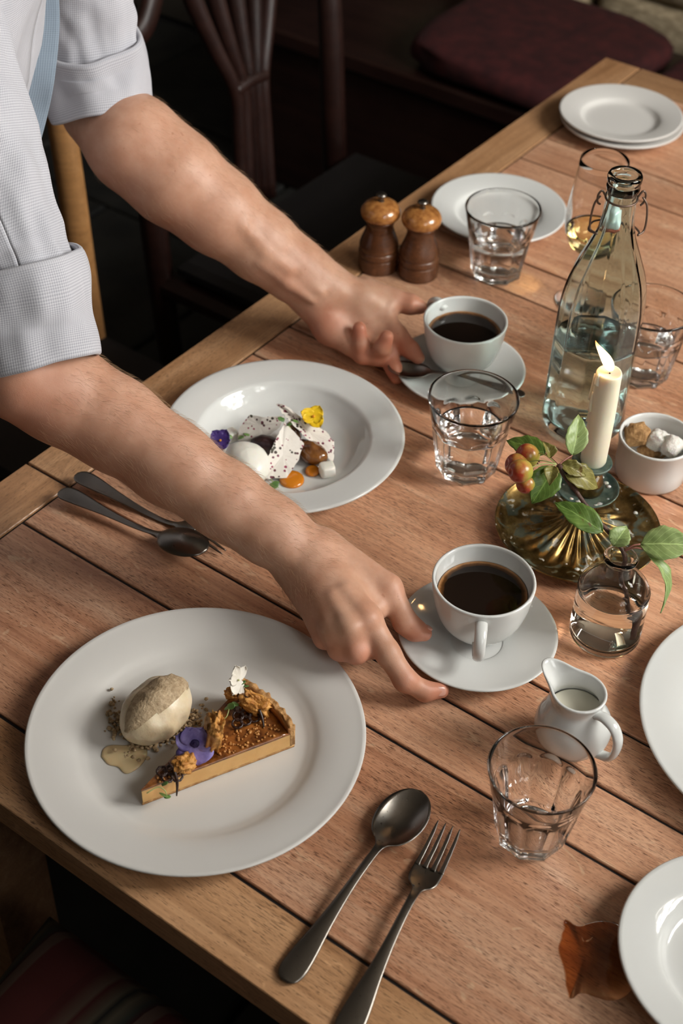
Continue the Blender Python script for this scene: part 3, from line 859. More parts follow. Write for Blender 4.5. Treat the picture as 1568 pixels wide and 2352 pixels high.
def tumbler(loc, label, level=None, rz=0.0, sc=1.0):
    g = thing('water_glass', label, 'glass', loc, rz)
    b = mesh('tumbler', TV, TF, 'glass', g)
    if level:
        zz = np.linspace(0.0145, level, 12)
        prof = [(0, 0.0084), (t_in(0.014) - 0.0066, 0.0088), (t_in(0.014) - 0.0018, 0.0106)] + [(t_in(z) + 0.00015, z) for z in zz] + [(t_in(level) - 0.001, level - 0.0005), (t_in(level) - 0.004, level - 0.0008), (0, level - 0.0008)]
        mesh('water', *lathe(prof, 96), 'water', g)
    g.scale = (sc, sc, sc)
    return g
tumbler(at(0.1705, 0.7210, G), 'empty faceted tumbler in front of the milk jug', None, 0.15)
tumbler(at(0.1355, 1.2010, G), 'faceted tumbler of water between the bowl plate and crab apples', 0.052, 0.4, 1.09)
tumbler(at(0.1910, 1.5960, G), 'faceted tumbler of water in front of the empty side plate', 0.050, 0.2, 1.08)
tumbler(at(0.3520, 1.3850, G), 'faceted tumbler of water partly hidden behind the swing-top bottle', 0.046, 0.3, 1.08)

# ------------------------------------------------------------------ wine glasses
def wine_glass(loc, label, fill):
    g = thing('wine_glass', label, 'glass', loc)
    out = smoothed([(0.0034, 0.0), (0.0340, 0.0006)], 2)
    prof = [(0, 0.0), (0.0335, 0.0), (0.0345, 0.0008), (0.0320, 0.0018), (0.012, 0.0045), (0.0052, 0.0120), (0.0040, 0.030), (0.0040, 0.062), (0.0075, 0.072)]
    bowl = smoothed([(0.0075, 0.072), (0.020, 0.078), (0.0310, 0.092), (0.0360, 0.112), (0.0358, 0.135), (0.0325, 0.165), (0.0290, 0.200)], 26)
    prof += [tuple(p) for p in bowl[1:]]
    inn = [(max(r - 0.0011, 0), z + (0.002 if z < 0.09 else 0)) for r, z in bowl[::-1]]
    prof += [(inn[0][0] + 0.0005, 0.2006)] + inn[:-1] + [(0, 0.0765)]
    mesh('bowl', *lathe(prof, 72), 'thin_glass', g)
    if fill:
        lv = 0.106
        b2 = [(r - 0.0009, z + 0.002) for r, z in bowl if z < lv - 0.002][1:]
        wp = [(0, 0.0766)] + b2 + [(0.0345, lv), (0.0325, lv - 0.0006), (0, lv - 0.0006)]
        mesh('white_wine', *lathe(wp, 64), 'wine', g)
    return g
wine_glass(at(0.297, 1.535, G), 'stemmed wine glass with a little white wine behind the swing-top bottle', True)
wine_glass(at(0.3985, 1.062, G), 'wine glass whose clear foot shows beside the trailing leaf', False)

# ------------------------------------------------------------------ pepper mills
def mill(loc, label, rz):
    m = thing('pepper_mill', label, 'mill', loc, rz)
    body = smoothed([(0.0262, 0.0), (0.0265, 0.004), (0.0262, 0.0150), (0.0258, 0.0180)], 10).tolist() + \
        smoothed([(0.0245, 0.0188), (0.0262, 0.0205), (0.0266, 0.0235), (0.0258, 0.0275), (0.0245, 0.0288)], 10).tolist() + \
        smoothed([(0.0255, 0.0298), (0.0258, 0.0335), (0.0242, 0.0400), (0.0205, 0.0500), (0.0178, 0.0590), (0.0180, 0.0660), (0.0205, 0.0705), (0.0200, 0.0720)], 20).tolist()
    mesh('body', *lathe([(0, 0)] + body + [(0, 0.0720)], 56), 'mill_wood', m)
    head = smoothed([(0.0195, 0.0725), (0.0240, 0.0750), (0.0258, 0.0800), (0.0250, 0.0850), (0.0210, 0.0905), (0.0130, 0.0945), (0.0050, 0.0960)], 24).tolist()
    mesh('head', *lathe([(0, 0.0725)] + head + [(0, 0.0960)], 56), 'mill_cap', m)
    kn = smoothed([(0.0042, 0.0955), (0.0036, 0.0985), (0.0038, 0.1010), (0.0062, 0.1030), (0.0066, 0.1050), (0.0048, 0.1070)], 16).tolist()
    mesh('knob', *lathe([(0, 0.0955)] + kn + [(0, 0.1076)], 32), M['steel'], m)
    return m
mill(at(0.0365, 1.6020, G), 'turned wooden mill with a mottled orange cap beside the table edge', 0.5)
mill(at(0.0885, 1.5880, G), 'turned wooden mill with a darker cap beside the water glass', 2.2)

# ------------------------------------------------------------------ swing-top bottle
bot = thing('swing_top_bottle', 'tall ribbed swing-top glass bottle half full of water', 'bottle', at(0.2725, 1.2900, G))
NB = 10
bp = smoothed([(0.0425, 0.0008), (0.0462, 0.006), (0.0470, 0.03), (0.0472, 0.10), (0.0470, 0.145), (0.0455, 0.170), (0.0405, 0.196), (0.0308, 0.222), (0.0222, 0.244), (0.0174, 0.263), (0.0158, 0.282), (0.0150, 0.296)], 60)
def rib(th, z, r):
    x = ((th * NB / (2 * pi)) % 1.0) * 2 - 1
    k = 1.0 if 0.012 < z < 0.275 else 0.0
    k *= min(1, (z - 0.012) / 0.02) * min(1, max(0, (0.285 - z) / 0.03)) if k else 0
    return r * (1 + 0.9 * k * (math.cos(pi / NB) / math.cos(x * pi / NB) - 1))
lip = [(0.0150, 0.2975), (0.0168, 0.2990), (0.0172, 0.3030), (0.0160, 0.3050), (0.0165, 0.3070), (0.0176, 0.3090), (0.0177, 0.3140), (0.0165, 0.3165), (0.0140, 0.3168), (0.0118, 0.3150)]
inner = [(0.0112, 0.3090), (0.0110, 0.296)] + [(max(r - 0.0042, 0.0108), z) for r, z in bp[::-1] if z > 0.012] + [(0.0330, 0.0095), (0.015, 0.0130), (0, 0.0150)]
V, F = lathe([(0, 0.0060), (0.020, 0.0040), (0.036, 0.0), (0.0410, 0.0)] + [tuple(p) for p in bp] + lip + inner, NB * 12, lambda th, z, r: rib(th, z, r) if r > 0.0145 else r)
mesh('glass', V, F, 'green_glass', bot)
def b_in(z): return float(np.interp(z, bp[:, 1], bp[:, 0])) - 0.0042
lv = 0.118
wp = [(0, 0.0152), (0.015, 0.0132), (0.0330, 0.0097)] + [(b_in(z) + 0.0002, z) for z in np.linspace(0.013, lv, 20)] + [(b_in(lv) - 0.002, lv - 0.0008), (0, lv - 0.0008)]
mesh('water', *lathe(wp, NB * 12, lambda th, z, r: rib(th, z, r) if r > 0.03 else r), 'water', bot)
for sg in (1, -1):
    loop = smoothed([(0.0165, 0, 0.291), (0.021, sg * 0.001, 0.297), (0.0245, sg * 0.002, 0.292), (0.0235, sg * 0.0015, 0.284), (0.0205, 0, 0.281)], 22)
    hang = smoothed([(0.0215, 0, 0.2905), (0.0265, -0.002, 0.283), (0.0285, -0.004, 0.268), (0.0275, -0.006, 0.2555), (0.021, -0.012, 0.2535)], 24)
    for P in (loop, hang):
        P = P.copy(); P[:, 0] *= sg
        mesh('wire_bail', *tube(P, 0.0011, 8), 'wire', bot)
mesh('wire_bail', *tube([(0.0163 * math.cos(a), 0.0163 * math.sin(a), 0.2895 + 0.001 * math.sin(a)) for a in np.linspace(0, 2 * pi, 40)[:-1]], 0.0011, 8, closed=True), 'wire', bot)
mesh('wire_bail', *tube(smoothed([(0.021, -0.012, 0.2535), (0.026, 0.010, 0.2450), (0.018, 0.0320, 0.2420), (0, 0.0370, 0.2420), (-0.018, 0.0320, 0.2420), (-0.026, 0.010, 0.2450), (-0.021, -0.012, 0.2535)], 40), 0.0011, 8), 'wire', bot)
stp = smoothed([(0.004, 0.0), (0.0105, 0.0015), (0.0115, 0.006), (0.0095, 0.012), (0.0085, 0.020), (0.003, 0.0235)], 18).tolist()
mesh('stopper', *lathe([(0, 0)] + stp + [(0, 0.0235)], 28), 'china', bot, loc=(0.0, 0.030, 0.240))
mesh('gasket', *lathe([(0.0085, -0.0022), (0.0122, -0.0022), (0.0126, 0.0), (0.0122, 0.0022), (0.0085, 0.0022), (0.0085, -0.0022)], 28), simple('red_rubber', (0.42, 0.09, 0.05), 0.6), bot, loc=(0.0, 0.030, 0.2395))

# ------------------------------------------------------------------ brass candle holder and candle
HC_ = at(0.2500, 1.1000, G)
hold = thing('candle_holder', 'tarnished brass candle holder with fluted wax-spotted base', 'candlestick', HC_)
def flute(th, z, r):
    k = math.exp(-((r - 0.038) / 0.020) ** 2)
    return r * (1 + 0.035 * k * math.cos(26 * th))
dp = smoothed([(0.0130, 0.0310), (0.0165, 0.0270), (0.0230, 0.0215), (0.0340, 0.0155), (0.0480, 0.0105), (0.0600, 0.0078), (0.0720, 0.0085), (0.0810, 0.0125), (0.0852, 0.0165)], 46)
V, F = lathe([(0, 0.0310)] + [tuple(p) for p in dp] + [(0.0862, 0.0168), (0.0864, 0.0155), (0.0820, 0.0105), (0.0720, 0.0060), (0.055, 0.0012), (0.045, 0.0), (0.040, 0.0), (0.0, 0.006)], 26 * 8, flute)
# fluted relief in height too
V = [(x, y, z + (0.0016 * math.cos(26 * math.atan2(y, x)) * math.exp(-((math.hypot(x, y) - 0.036) / 0.017) ** 2) if z > 0.0075 else 0)) for x, y, z in V]
mesh('base', V, flip(F), 'brass', hold, loc=(-0.0035, -0.0035, 0))
mesh('stem', *lathe([(0, 0.029), (0.0135, 0.029), (0.0150, 0.0330), (0.0120, 0.0380), (0.0085, 0.0420), (0.0080, 0.0500), (0.0110, 0.0560), (0.0150, 0.0590), (0, 0.0592)], 40), 'brass', hold)
tp = [(0, 0.0585), (0.018, 0.0588), (0.027, 0.0600), (0.0318, 0.0640), (0.0326, 0.0655), (0.0316, 0.0662), (0.0300, 0.0640), (0.0260, 0.0622), (0.012, 0.0612), (0, 0.0612)]
mesh('drip_tray', *lathe(tp, 64), 'verdigris', hold)
mesh('socket', *lathe([(0, 0.0608), (0.0150, 0.0608), (0.0165, 0.0660), (0.0150, 0.0740), (0.0128, 0.0830), (0.0125, 0.0920), (0, 0.0922)], 48), 'brass', hold)
mesh('collar', *lathe([(0, 0.0915), (0.0125, 0.0915), (0.0185, 0.0950), (0.0205, 0.0985), (0.0200, 0.1000), (0.0180, 0.0985), (0.0120, 0.0965), (0, 0.0965)], 48), 'verdigris', hold)
for k in range(26):
    th = rng.uniform(0, 2 * pi); rr = rng.uniform(0.022, 0.0285) if k < 14 else rng.uniform(0.05, 0.078)
    z = 0.0624 if k < 14 else float(np.interp(rr, dp[:, 0], dp[:, 1])) + 0.0006
    q = rng.uniform(0.0012, 0.0030)
    mesh('wax_drip', *blob(q, q * 0.8, q * 0.45, k, 0.3, 2, 10, 6), 'sugar_white', hold, loc=(rr * math.cos(th), rr * math.sin(th), z))
CB = (HC_[0] + 0.0015, HC_[1] + 0.003, T + 0.0972)
can = thing('candle', 'lit ivory candle with melted side drips in the brass holder', 'candle', CB)
def wob(th, z, r): return r * (1 + 0.02 * math.sin(3 * th + 40 * z) + 0.03 * math.exp(-((z - 0.1) / 0.02) ** 2) * math.cos(th - 3.0))
cp = [(0, 0), (0.0125, 0.0), (0.0131, 0.002)] + [(0.0131 - 0.0006 * q, 0.002 + 0.108 * q) for q in np.linspace(0.05, 1, 22)] + [(0.0118, 0.1116), (0.0106, 0.1113), (0.006, 0.1098), (0, 0.1094)]
mesh('wax', *lathe(cp, 48, wob), 'wax', can)
for k, (th, z0, ln, q) in enumerate(((2.9, 0.106, 0.030, 0.0028), (3.3, 0.088, 0.022, 0.0024), (2.6, 0.060, 0.014, 0.0020), (3.6, 0.112, 0.012, 0.0026))):
    P = [(0.0128 * math.cos(th), 0.0128 * math.sin(th), z0 - ln * u) for u in np.linspace(0, 1, 8)]
    mesh('wax_drip', *tube(P, [q * (0.6 + 0.6 * u) for u in np.linspace(0, 1, 8)], 10), 'wax', can)
mesh('wick', *tube(smoothed([(0, 0, 0.1090), (0.0004, 0, 0.1135), (0.0016, 0, 0.1170)], 8), 0.0008, 8), 'wick', can)
fl = smoothed([(0.001, 0, 0.1120), (-0.001, 0, 0.1175), (-0.0050, 0, 0.1250), (-0.0110, 0, 0.1340), (-0.0165, 0, 0.1420), (-0.0190, 0, 0.1470)], 30)
fr = smoothed([(0.0018,), (0.0044,), (0.0050,), (0.0034,), (0.0015,), (0.0002,)], 30)[:, 0]
mesh('flame', *tube(fl, fr, 16), 'flame', can)
pl = bpy.data.lights.new('candle_glow', 'POINT'); pl.energy = 0.08; pl.color = (1.0, 0.55, 0.22); pl.shadow_soft_size = 0.006
plo = bpy.data.objects.new('candle_glow', pl); COL.objects.link(plo); plo.parent = can; plo.location = (-0.024, 0, 0.150)

# ------------------------------------------------------------------ bud vase with the crab-apple sprig
VC = at(0.2605, 0.9560, G)
vase = thing('bud_vase', 'small clear bottle vase of water holding the crab apple sprig', 'vase', VC)
vo = smoothed([(0.0318, 0.0006), (0.0342, 0.004), (0.0346, 0.012), (0.0346, 0.058), (0.0335, 0.066), (0.0285, 0.0735), (0.0185, 0.0790), (0.0132, 0.0840), (0.0120, 0.0920), (0.0124, 0.0990)], 44)
vi = [(max(r - 0.0017, 0.0098), z - (0.0010 if z > 0.066 else 0)) for r, z in vo[::-1] if z > 0.008]
V, F = lathe([(0, 0.003), (0.024, 0.0022), (0.029, 0.0)] + [tuple(p) for p in vo] + [(0.0152, 0.1010), (0.0163, 0.1030), (0.0160, 0.1050), (0.0140, 0.1058), (0.0118, 0.1050), (0.0106, 0.1020)] + vi + [(0.027, 0.0070), (0, 0.0066)], 72)
mesh('glass', V, F, 'vase_glass', vase)
vlv = 0.064
zz = [z for z in np.linspace(0.0085, vlv, 14)]
mesh('water', *lathe([(0, 0.0068), (0.0265, 0.0070)] + [(float(np.interp(z, vo[:, 1], vo[:, 0])) - 0.0015, z) for z in zz] + [(0.0305, vlv - 0.0006), (0, vlv - 0.0006)], 72), 'vase_water', vase)

def leaf(name, base, tip, hw, nrm, mat, parent, bend=0.12, fold=0.25, org=None, n=14):
    b, t = np.asarray(base, float), np.asarray(tip, float)
    if org is not None: b, t = b - org, t - org
    d = t - b; L = np.linalg.norm(d); d /= L
    nn = np.asarray(nrm, float); nn = nn - d * (nn @ d); nn /= np.linalg.norm(nn); sd = np.cross(nn, d)
    V, F, uv = [], [], []
    m = 8
    for i in range(n + 1):
        u = i / n
        w = hw * (math.sin(pi * min(1, u * 1.0) ** 0.78) ** 0.85 if 0 < u < 1 else 0.02) * (1 + 0.04 * math.sin(u * 60))
        for j in range(m + 1):
            v = -1 + 2 * j / m
            p = b + d * L * u + sd * w * v + nn * (fold * w * abs(v) + bend * L * (math.sin(pi * u) * 0.6 - 0.5 * u * u) + 0.0006 * math.sin(u * 22 + v * 5))
            V.append(p); uv.append((u, (v + 1) / 2))
    for i in range(n):
        for j in range(m):
            a = i * (m + 1) + j; F.append((a, a + m + 1, a + m + 2, a + 1))
    o = mesh(name, V, F, mat, parent, True, uv)
    so = o.modifiers.new('solid', 'SOLIDIFY'); so.thickness = 0.0004
    return o
VCn = np.array(VC)
spr = thing('crab_apple_sprig', 'leafy crab apple twig with four small red and yellow apples', 'twig', VC)
node = U(1282, 1068, 0.165); neck = np.array(VC) + [0.002, 0.004, 0.108]
def rel(p): return np.asarray(p) - VCn
tw = smoothed([rel(U(1437, 1455, 0.012)), rel(U(1436, 1380, 0.040)), rel(np.array(VC) + [0.0045, 0.004, 0.078]), rel(neck), rel(U(1345, 1160, 0.135)), rel(node)], 40)
tw = np.array([p + 0.0006 * np.array([mnoise.noise(Vector((i * 0.7, 1, 0))), mnoise.noise(Vector((i * 0.7, 5, 0))), 0]) for i, p in enumerate(tw)])
mesh('stem', *tube(tw, np.interp(np.linspace(0, 1, 40), [0, 0.5, 0.85, 0.95, 1], [0.0026, 0.0022, 0.0021, 0.0033, 0.0026]), 10), 'bark', spr)
mesh('stem', *tube([rel(U(1436, 1400, 0.034)), rel(U(1428, 1393, 0.036))], [0.002, 0.0016], 8), 'bark', spr)
def stalk(p, q, sag=0.003, r=0.0006, mat='stalk'):
    p, q = rel(p), rel(q); md = (p + q) / 2 + np.array([0, 0, sag])
    mesh('stalk', *tube(smoothed([p, md, q], 10), r, 6), mat, spr)
for k, (px, py, z, r, rz) in enumerate(((1211, 1046, 0.160, 0.0112, (0.3, -0.5, 0)), (1187, 1068, 0.156, 0.0112, (0.5, -0.4, 1)), (1195, 1082, 0.166, 0.0112, (0.35, -0.6, 2)), (1208, 1111, 0.150, 0.0093, (0.2, -0.5, 3)))):
    c = U(px, py, z)
    prof = smoothed([(0.0008, -0.88), (0.30, -0.98), (0.75, -0.72), (1.0, -0.05), (0.82, 0.62), (0.40, 0.93), (0.08, 0.84)], 24)
    prof = [(abs(a) * r, b * r) for a, b in prof]; prof[0] = (0, prof[0][1]); prof[-1] = (0, prof[-1][1])
    ap = mesh('crab_apple', *lathe(prof, 32), 'apple', spr, loc=rel(c), rot=(0.25, 1.0 + 0.2 * k, 3.3 + 0.25 * k))
    cal = [tube(smoothed([(0, 0, 0), (0.0012 * math.cos(a), 0.0012 * math.sin(a), -0.0016), (0.0024 * math.cos(a), 0.0024 * math.sin(a), -0.0022)], 5), 0.0005, 5) for a in np.linspace(0, 2 * pi, 6)[:-1]]
    mesh('calyx', *join(*cal), 'bark', ap, loc=(0, 0, -0.95 * r))
    stalk(c + np.array([0.008, 0.0, 0.004]), node + np.array([-0.002, 0, 0.001]), 0.003, 0.0005, 'cress_stem')
toc = CAMP - U(1300, 1100, 0.15); toc /= np.linalg.norm(toc)
up = np.array([0, 0, 1.0])
LV = [((1252, 1042, .152), (1163, 1010, .150), .0120, toc * .5 + up, 'leaf', .05, .2, 1),
      ((1262, 1052, .168), (1249, 1014, .182), .0060, toc + [0.6, 0, 0], 'leaf_olive', .3, .9, 0),
      ((1274, 1072, .163), (1222, 1156, .140), .0145, toc + [0.1, 0, .2], 'leaf', .10, .2, 0),
      ((1288, 1066, .165), (1346, 1092, .158), .0075, toc + [0, 0, .5], 'leaf_olive', .2, .5, 1),
      ((1292, 1078, .162), (1376, 1120, .142), .0120, toc * .7 + up * .5, 'leaf_olive', .15, .3, 1),
      ((1314, 1046, .168), (1330, 952, .195), .0110, toc + [0.3, 0, 0], 'leaf_pale', .10, .35, 1),
      ((1268, 1070, .166), (1262, 1112, .158), .0068, toc, 'leaf_olive', .25, .5, 0),
      ((1384, 1222, .126), (1274, 1152, .140), .0125, toc * .6 + up * .7, 'leaf', .08, .25, 0),
      ((1408, 1254, .113), (1440, 1208, .126), .0105, toc + [0, 0, .2], 'leaf_pale', .22, .3, 0),
      ((1406, 1250, .113), (1418, 1226, .122), .0045, toc + [.3, 0, .2], 'leaf', .22, .3, 0),
      ((1470, 1250, .118), (1600, 1252, .126), .0165, toc * .8 + up * .6, 'leaf_pale', .10, .2, 0),
      ((1478, 1262, .116), (1537, 1404, .070), .0085, toc * .5 + np.array([.8, 0, .1]), 'leaf_pale', .30, .4, 0)]
for b, t, hw, nr, m, bd, fo, stl in LV:
    B = U(*b); leaf('leaf', B, U(*t), hw, nr, m, spr, bd, fo, VCn)
    if stl: stalk(node, B, 0.001)
stalk(neck + np.array([0.001, 0, 0.002]), U(1470, 1250, .118), 0.002, 0.0008)
stalk(neck + np.array([0.001, 0, 0.001]), U(1478, 1262, .116), 0.003, 0.0008)

# ------------------------------------------------------------------ sugar bowl
SB = at(0.3375, 1.2010, G)
rp = [(0, 0.002), (0.033, 0.002), (0.0345, 0.0), (0.0370, 0.0008), (0.0385, 0.004), (0.0392, 0.020), (0.0402, 0.0500), (0.0410, 0.0512), (0.0408, 0.0532), (0.0395, 0.0538), (0.0380, 0.0528), (0.0372, 0.048), (0.0362, 0.014), (0.0340, 0.0075), (0.028, 0.0055), (0, 0.0055)]
tag(mesh('sugar_bowl', *lathe(rp, 80), 'china', None, True, None, SB), 'small white ramekin filled with sugar lumps', 'bowl')
for k, (px, py, z, r, m, lab) in enumerate(((1463, 998, .046, .0135, 'sugar_brown', 'brown sugar lump leaning on the rim of the ramekin'),
        (1511, 1012, .042, .0128, 'sugar_white', 'white sugar lump beside the brown lump in the ramekin'),
        (1541, 1024, .044, .0125, 'sugar_white', 'white sugar lump lying closest to the ramekin front rim'),
        (1490, 1036, .028, .0115, 'sugar_brown', 'brown sugar lump half hidden under the white lumps'),
        (1530, 985, .026, .0125, 'sugar_white', 'white sugar lump low at the back of the ramekin'),
        (1515, 1010, .018, .0120, 'sugar_brown', 'brown sugar lump buried at the bottom of the ramekin'))):
    c = U(px, py, z)
    d = np.array([c[0] - SB[0], c[1] - SB[1]]); q = np.linalg.norm(d)
    if q > 0.0355 - r: d *= (0.0355 - r) / q
    tag(mesh('sugar_lump', *blob(r, r * 0.92, r * 0.9, k + 20, 0.22, 1.7, 26, 18, 0.8), m, None, True, None, (SB[0] + d[0], SB[1] + d[1], c[2]), (0.3 * k, 0.2 * k, k)), lab, 'sugar lump', 'sugar lumps in the ramekin')

# ------------------------------------------------------------------ milk jug
JC = at(0.2125, 0.8160, G)
jug = thing('milk_jug', 'small round white jug with a curved spout and a little milk', 'jug', JC, math.radians(133))
jo = smoothed([(0.0215, 0.0), (0.0225, 0.0025), (0.0235, 0.005), (0.0300, 0.0130), (0.0342, 0.0260), (0.0330, 0.0400), (0.0265, 0.0530), (0.0222, 0.0610), (0.0222, 0.0680), (0.0240, 0.0740)], 36)
def spout(th, z, r):
    a = math.atan2(math.sin(th), math.cos(th)); k = max(0.0, (z - 0.048) / 0.027)
    return r + 0.0155 * min(k, 1.05) ** 1.6 * math.exp(-(a / 0.42) ** 2) + 0.0035 * min(k, 1) * math.exp(-(a / 0.9) ** 2)
ji = [(max(r - 0.0030, 0), z) for r, z in jo[::-1] if z > 0.007]
V, F = lathe([(0, 0.002), (0.019, 0.002), (0.020, 0.0)] + [tuple(p) for p in jo] + [(0.0237, 0.0752), (0.0224, 0.0755), (0.0212, 0.0748)] + ji + [(0.018, 0.0058), (0, 0.0055)], 96, spout)
V = [(x, y, z + 0.0055 * max(0, (z - 0.06) / 0.015) * math.exp(-(math.atan2(y, x) / 0.6) ** 2)) for x, y, z in V]
mesh('body', V, F, 'china', jug)
P = smoothed([(-0.0215, 0, 0.0640), (-0.030, 0, 0.0670), (-0.0410, 0, 0.0640), (-0.0475, 0, 0.0530), (-0.0480, 0, 0.0390), (-0.0440, 0, 0.0270), (-0.0330, 0, 0.0205), (-0.0290, 0, 0.0200)], 30)
mesh('handle', *tube(P, 0.0052, 14, flat=(0.62, 1.1)), 'china', jug)
mesh('milk', *lathe([(0, 0.0500), (0.0236, 0.0500), (0.0246, 0.0503), (0.0240, 0.0490), (0, 0.0480)], 64), 'milk', jug)

# ------------------------------------------------------------------ water spilled on the table
sp_px = [(1298, 2111), (1308, 2116), (1318, 2124), (1332, 2127), (1352, 2121), (1380, 2116), (1415, 2122), (1448, 2150), (1462, 2200), (1460, 2250), (1440, 2285), (1405, 2300), (1370, 2292), (1345, 2283), (1328, 2284), (1316, 2294), (1308, 2293), (1306, 2283), (1300, 2262), (1299, 2240), (1293, 2215), (1286, 2195), (1283, 2175), (1289, 2158), (1291, 2144), (1297, 2132), (1294, 2119)]
SP = np.array([U(*p)[:2] for p in sp_px]); spc = SP.mean(0)
ring = smoothed(np.vstack([SP, SP[:1]]), 90)[:-1]
V, F = [], []
for q, z in ((1.0, 0.00005), (0.992, 0.00035), (0.97, 0.0004), (0.5, 0.0004)):
    for p in ring: V.append((*(spc + (p - spc) * q), z))
nr_ = len(ring)
for k in range(3):
    for i in range(nr_):
        j = (i + 1) % nr_; F.append((k * nr_ + i, k * nr_ + j, (k + 1) * nr_ + j, (k + 1) * nr_ + i))
V.append((*spc, 0.0004)); V.append((*spc, 0.00005))
for i in range(nr_):
    j = (i + 1) % nr_; F.append((3 * nr_ + i, 3 * nr_ + j, len(V) - 2)); F.append((j, i, len(V) - 1))
V = [(x - spc[0], y - spc[1], z) for x, y, z in V]
tag(mesh('spill', V, F, 'spill', None, True, None, (spc[0], spc[1], T + 0.0002)), 'dark wet spill on the wood beside the glossy side plate', 'spill')

# ================================================================== dessert one: caramel tart
ZP = 0.0066                                   # top of the dinner plate well
t0_, t1_ = U(326, 1851, ZP), U(676, 1716, ZP)
t2_ = U(560, 1566, 0.030)
TR_ = float(np.linalg.norm((t1_ - t0_)[:2]))
a1 = math.atan2(t1_[1] - t0_[1], t1_[0] - t0_[0]); a2 = math.atan2(t2_[1] - t0_[1], t2_[0] - t0_[0])
def wedge(r0, r1, z0, z1, na=26, nr=14, jag=0.0, sd=0, inset=0.0):
    V, F = [], []
    lay = [z0, z0 + (z1 - z0) * 0.5, z1]
    rs = np.linspace(r0, r1, nr)
    idx = {}
    for li, z in enumerate(lay):
        for i, r in enumerate(rs):
            for j in range(na + 1):
                a = a1 + (a2 - a1) * j / na
                k = mnoise.noise(Vector((r * 220, a * 26, li * 3 + sd))) * jag
                rr = r + (k * 0.6 if i in (0, nr - 1) and r > 0.01 else 0)
                zz = z + (k if li == 2 else 0)
                e = k * 0.3 if j in (0, na) else 0
                idx[(li, i, j)] = len(V)
                V.append((rr * math.cos(a) - e * math.sin(a), rr * math.sin(a) + e * math.cos(a), zz))
    for i in range(nr - 1):
        for j in range(na):
            F.append((idx[2, i, j], idx[2, i + 1, j], idx[2, i + 1, j + 1], idx[2, i, j + 1]))
            F.append((idx[0, i, j], idx[0, i, j + 1], idx[0, i + 1, j + 1], idx[0, i + 1, j]))
    for l in range(2):
        for i in range(nr - 1):
            F.append((idx[l, i, 0], idx[l, i + 1, 0], idx[l + 1, i + 1, 0], idx[l + 1, i, 0]))
            F.append((idx[l, i, na], idx[l + 1, i, na], idx[l + 1, i + 1, na], idx[l, i + 1, na]))
        for j in range(na):
            F.append((idx[l, nr - 1, j], idx[l, nr - 1, j + 1], idx[l + 1, nr - 1, j + 1], idx[l + 1, nr - 1, j]))
            if r0 > 0.001: F.append((idx[l, 0, j], idx[l + 1, 0, j], idx[l + 1, 0, j + 1], idx[l, 0, j + 1]))
    return V, F
tart = thing('tart_slice', 'slice of caramel tart with a dark glazed top and pastry crust', 'cake', (t0_[0], t0_[1], T + ZP + 0.0006))
mesh('pastry_base', *wedge(0.0006, TR_, 0.0, 0.0032, 30, 30, 0.0010, 1), 'pastry', tart)
mesh('filling', *wedge(0.0012, TR_ - 0.0045, 0.0031, 0.0190, 24, 18, 0.0003, 2), 'custard', tart, False)
mesh('glaze', *wedge(0.0010, TR_ - 0.0046, 0.0189, 0.0212, 24, 18, 0.0006, 3), 'glaze', tart)
mesh('crust', *wedge(TR_ - 0.0048, TR_ + 0.0006, 0.0028, 0.0300, 60, 5, 0.0024, 4), 'pastry', tart)
mesh('crust_lining', *wedge(TR_ - 0.0062, TR_ - 0.0040, 0.0200, 0.0282, 40, 4, 0.0010, 6), 'pastry_in', tart)
ZG = ZP + 0.0006 + 0.0212                    # glazed surface above the table
def scatter(name, label, cat, pts, mat, parent=None):
    o = mesh(name, *join(*pts), mat, parent, True)
    o['kind'] = 'stuff'
    if label: tag(o, label, cat, None, 'stuff')
    return o
bits = []
for k in range(150):
    u = rng.uniform(0.12, 0.93); v = rng.uniform(0.04, 0.96); a = a1 + (a2 - a1) * v
    if rng.random() < 0.45: u = rng.uniform(0.55, 0.93); a = a1 + (a2 - a1) * rng.uniform(0.03, 0.5)
    q = rng.uniform(0.0006, 0.0017)
    bits.append(xf(blob(q, q, q * 0.8, k, 0.3, 2, 8, 5), Matrix.Translation((t0_[0] + u * TR_ * math.cos(a), t0_[1] + u * TR_ * math.sin(a), T + ZG + 0.0006))))
scatter('nut_crumbs', 'golden caramel crumbs scattered over the tart glaze', 'crumbs', bits, 'nuts')
def chunk(px, py, z, size, rot, label, sd, amp=0.35, mat='honeycomb', name='honeycomb_toffee', cat='toffee', sq=0.7, holes=True):
    c = U(px, py, z)
    V, F = blob(*size, sd, amp, 2.2, 44, 30, sq)
    if holes:
        Q = []
        for x, y, zz in V:
            p = Vector((x, y, zz)); d = mnoise.voronoi(p * 260 + Vector((sd, 0, 0)))[0][0]
            Q.append(tuple(p * (1 - 0.22 * max(0, 0.42 - d) / 0.42)))
        V = Q
    return tag(mesh(name, V, F, mat, None, True, None, c, rot), label, cat, 'honeycomb pieces on the tart' if name == 'honeycomb_toffee' else None)
chunk(490, 1684, ZG + 0.0185, (0.0070, 0.0115, 0.0245), (0.12, 0.15, 0.25), 'upright shard of honeycomb toffee behind the violet flower', 2)
chunk(584, 1616, ZG + 0.0085, (0.0150, 0.0080, 0.0100), (0.35, 0.25, -0.35), 'large pitted honeycomb chunk beside the pastry crust', 5)
chunk(424, 1754, ZG + 0.0060, (0.0100, 0.0080, 0.0070), (0.2, 0.1, 0.5), 'small honeycomb chunk below the violet flower', 9)
chunk(529, 1593, ZG + 0.0030, (0.0055, 0.0050, 0.0042), (0, 0, 0.4), 'small amber toffee lump under the white flower', 12)

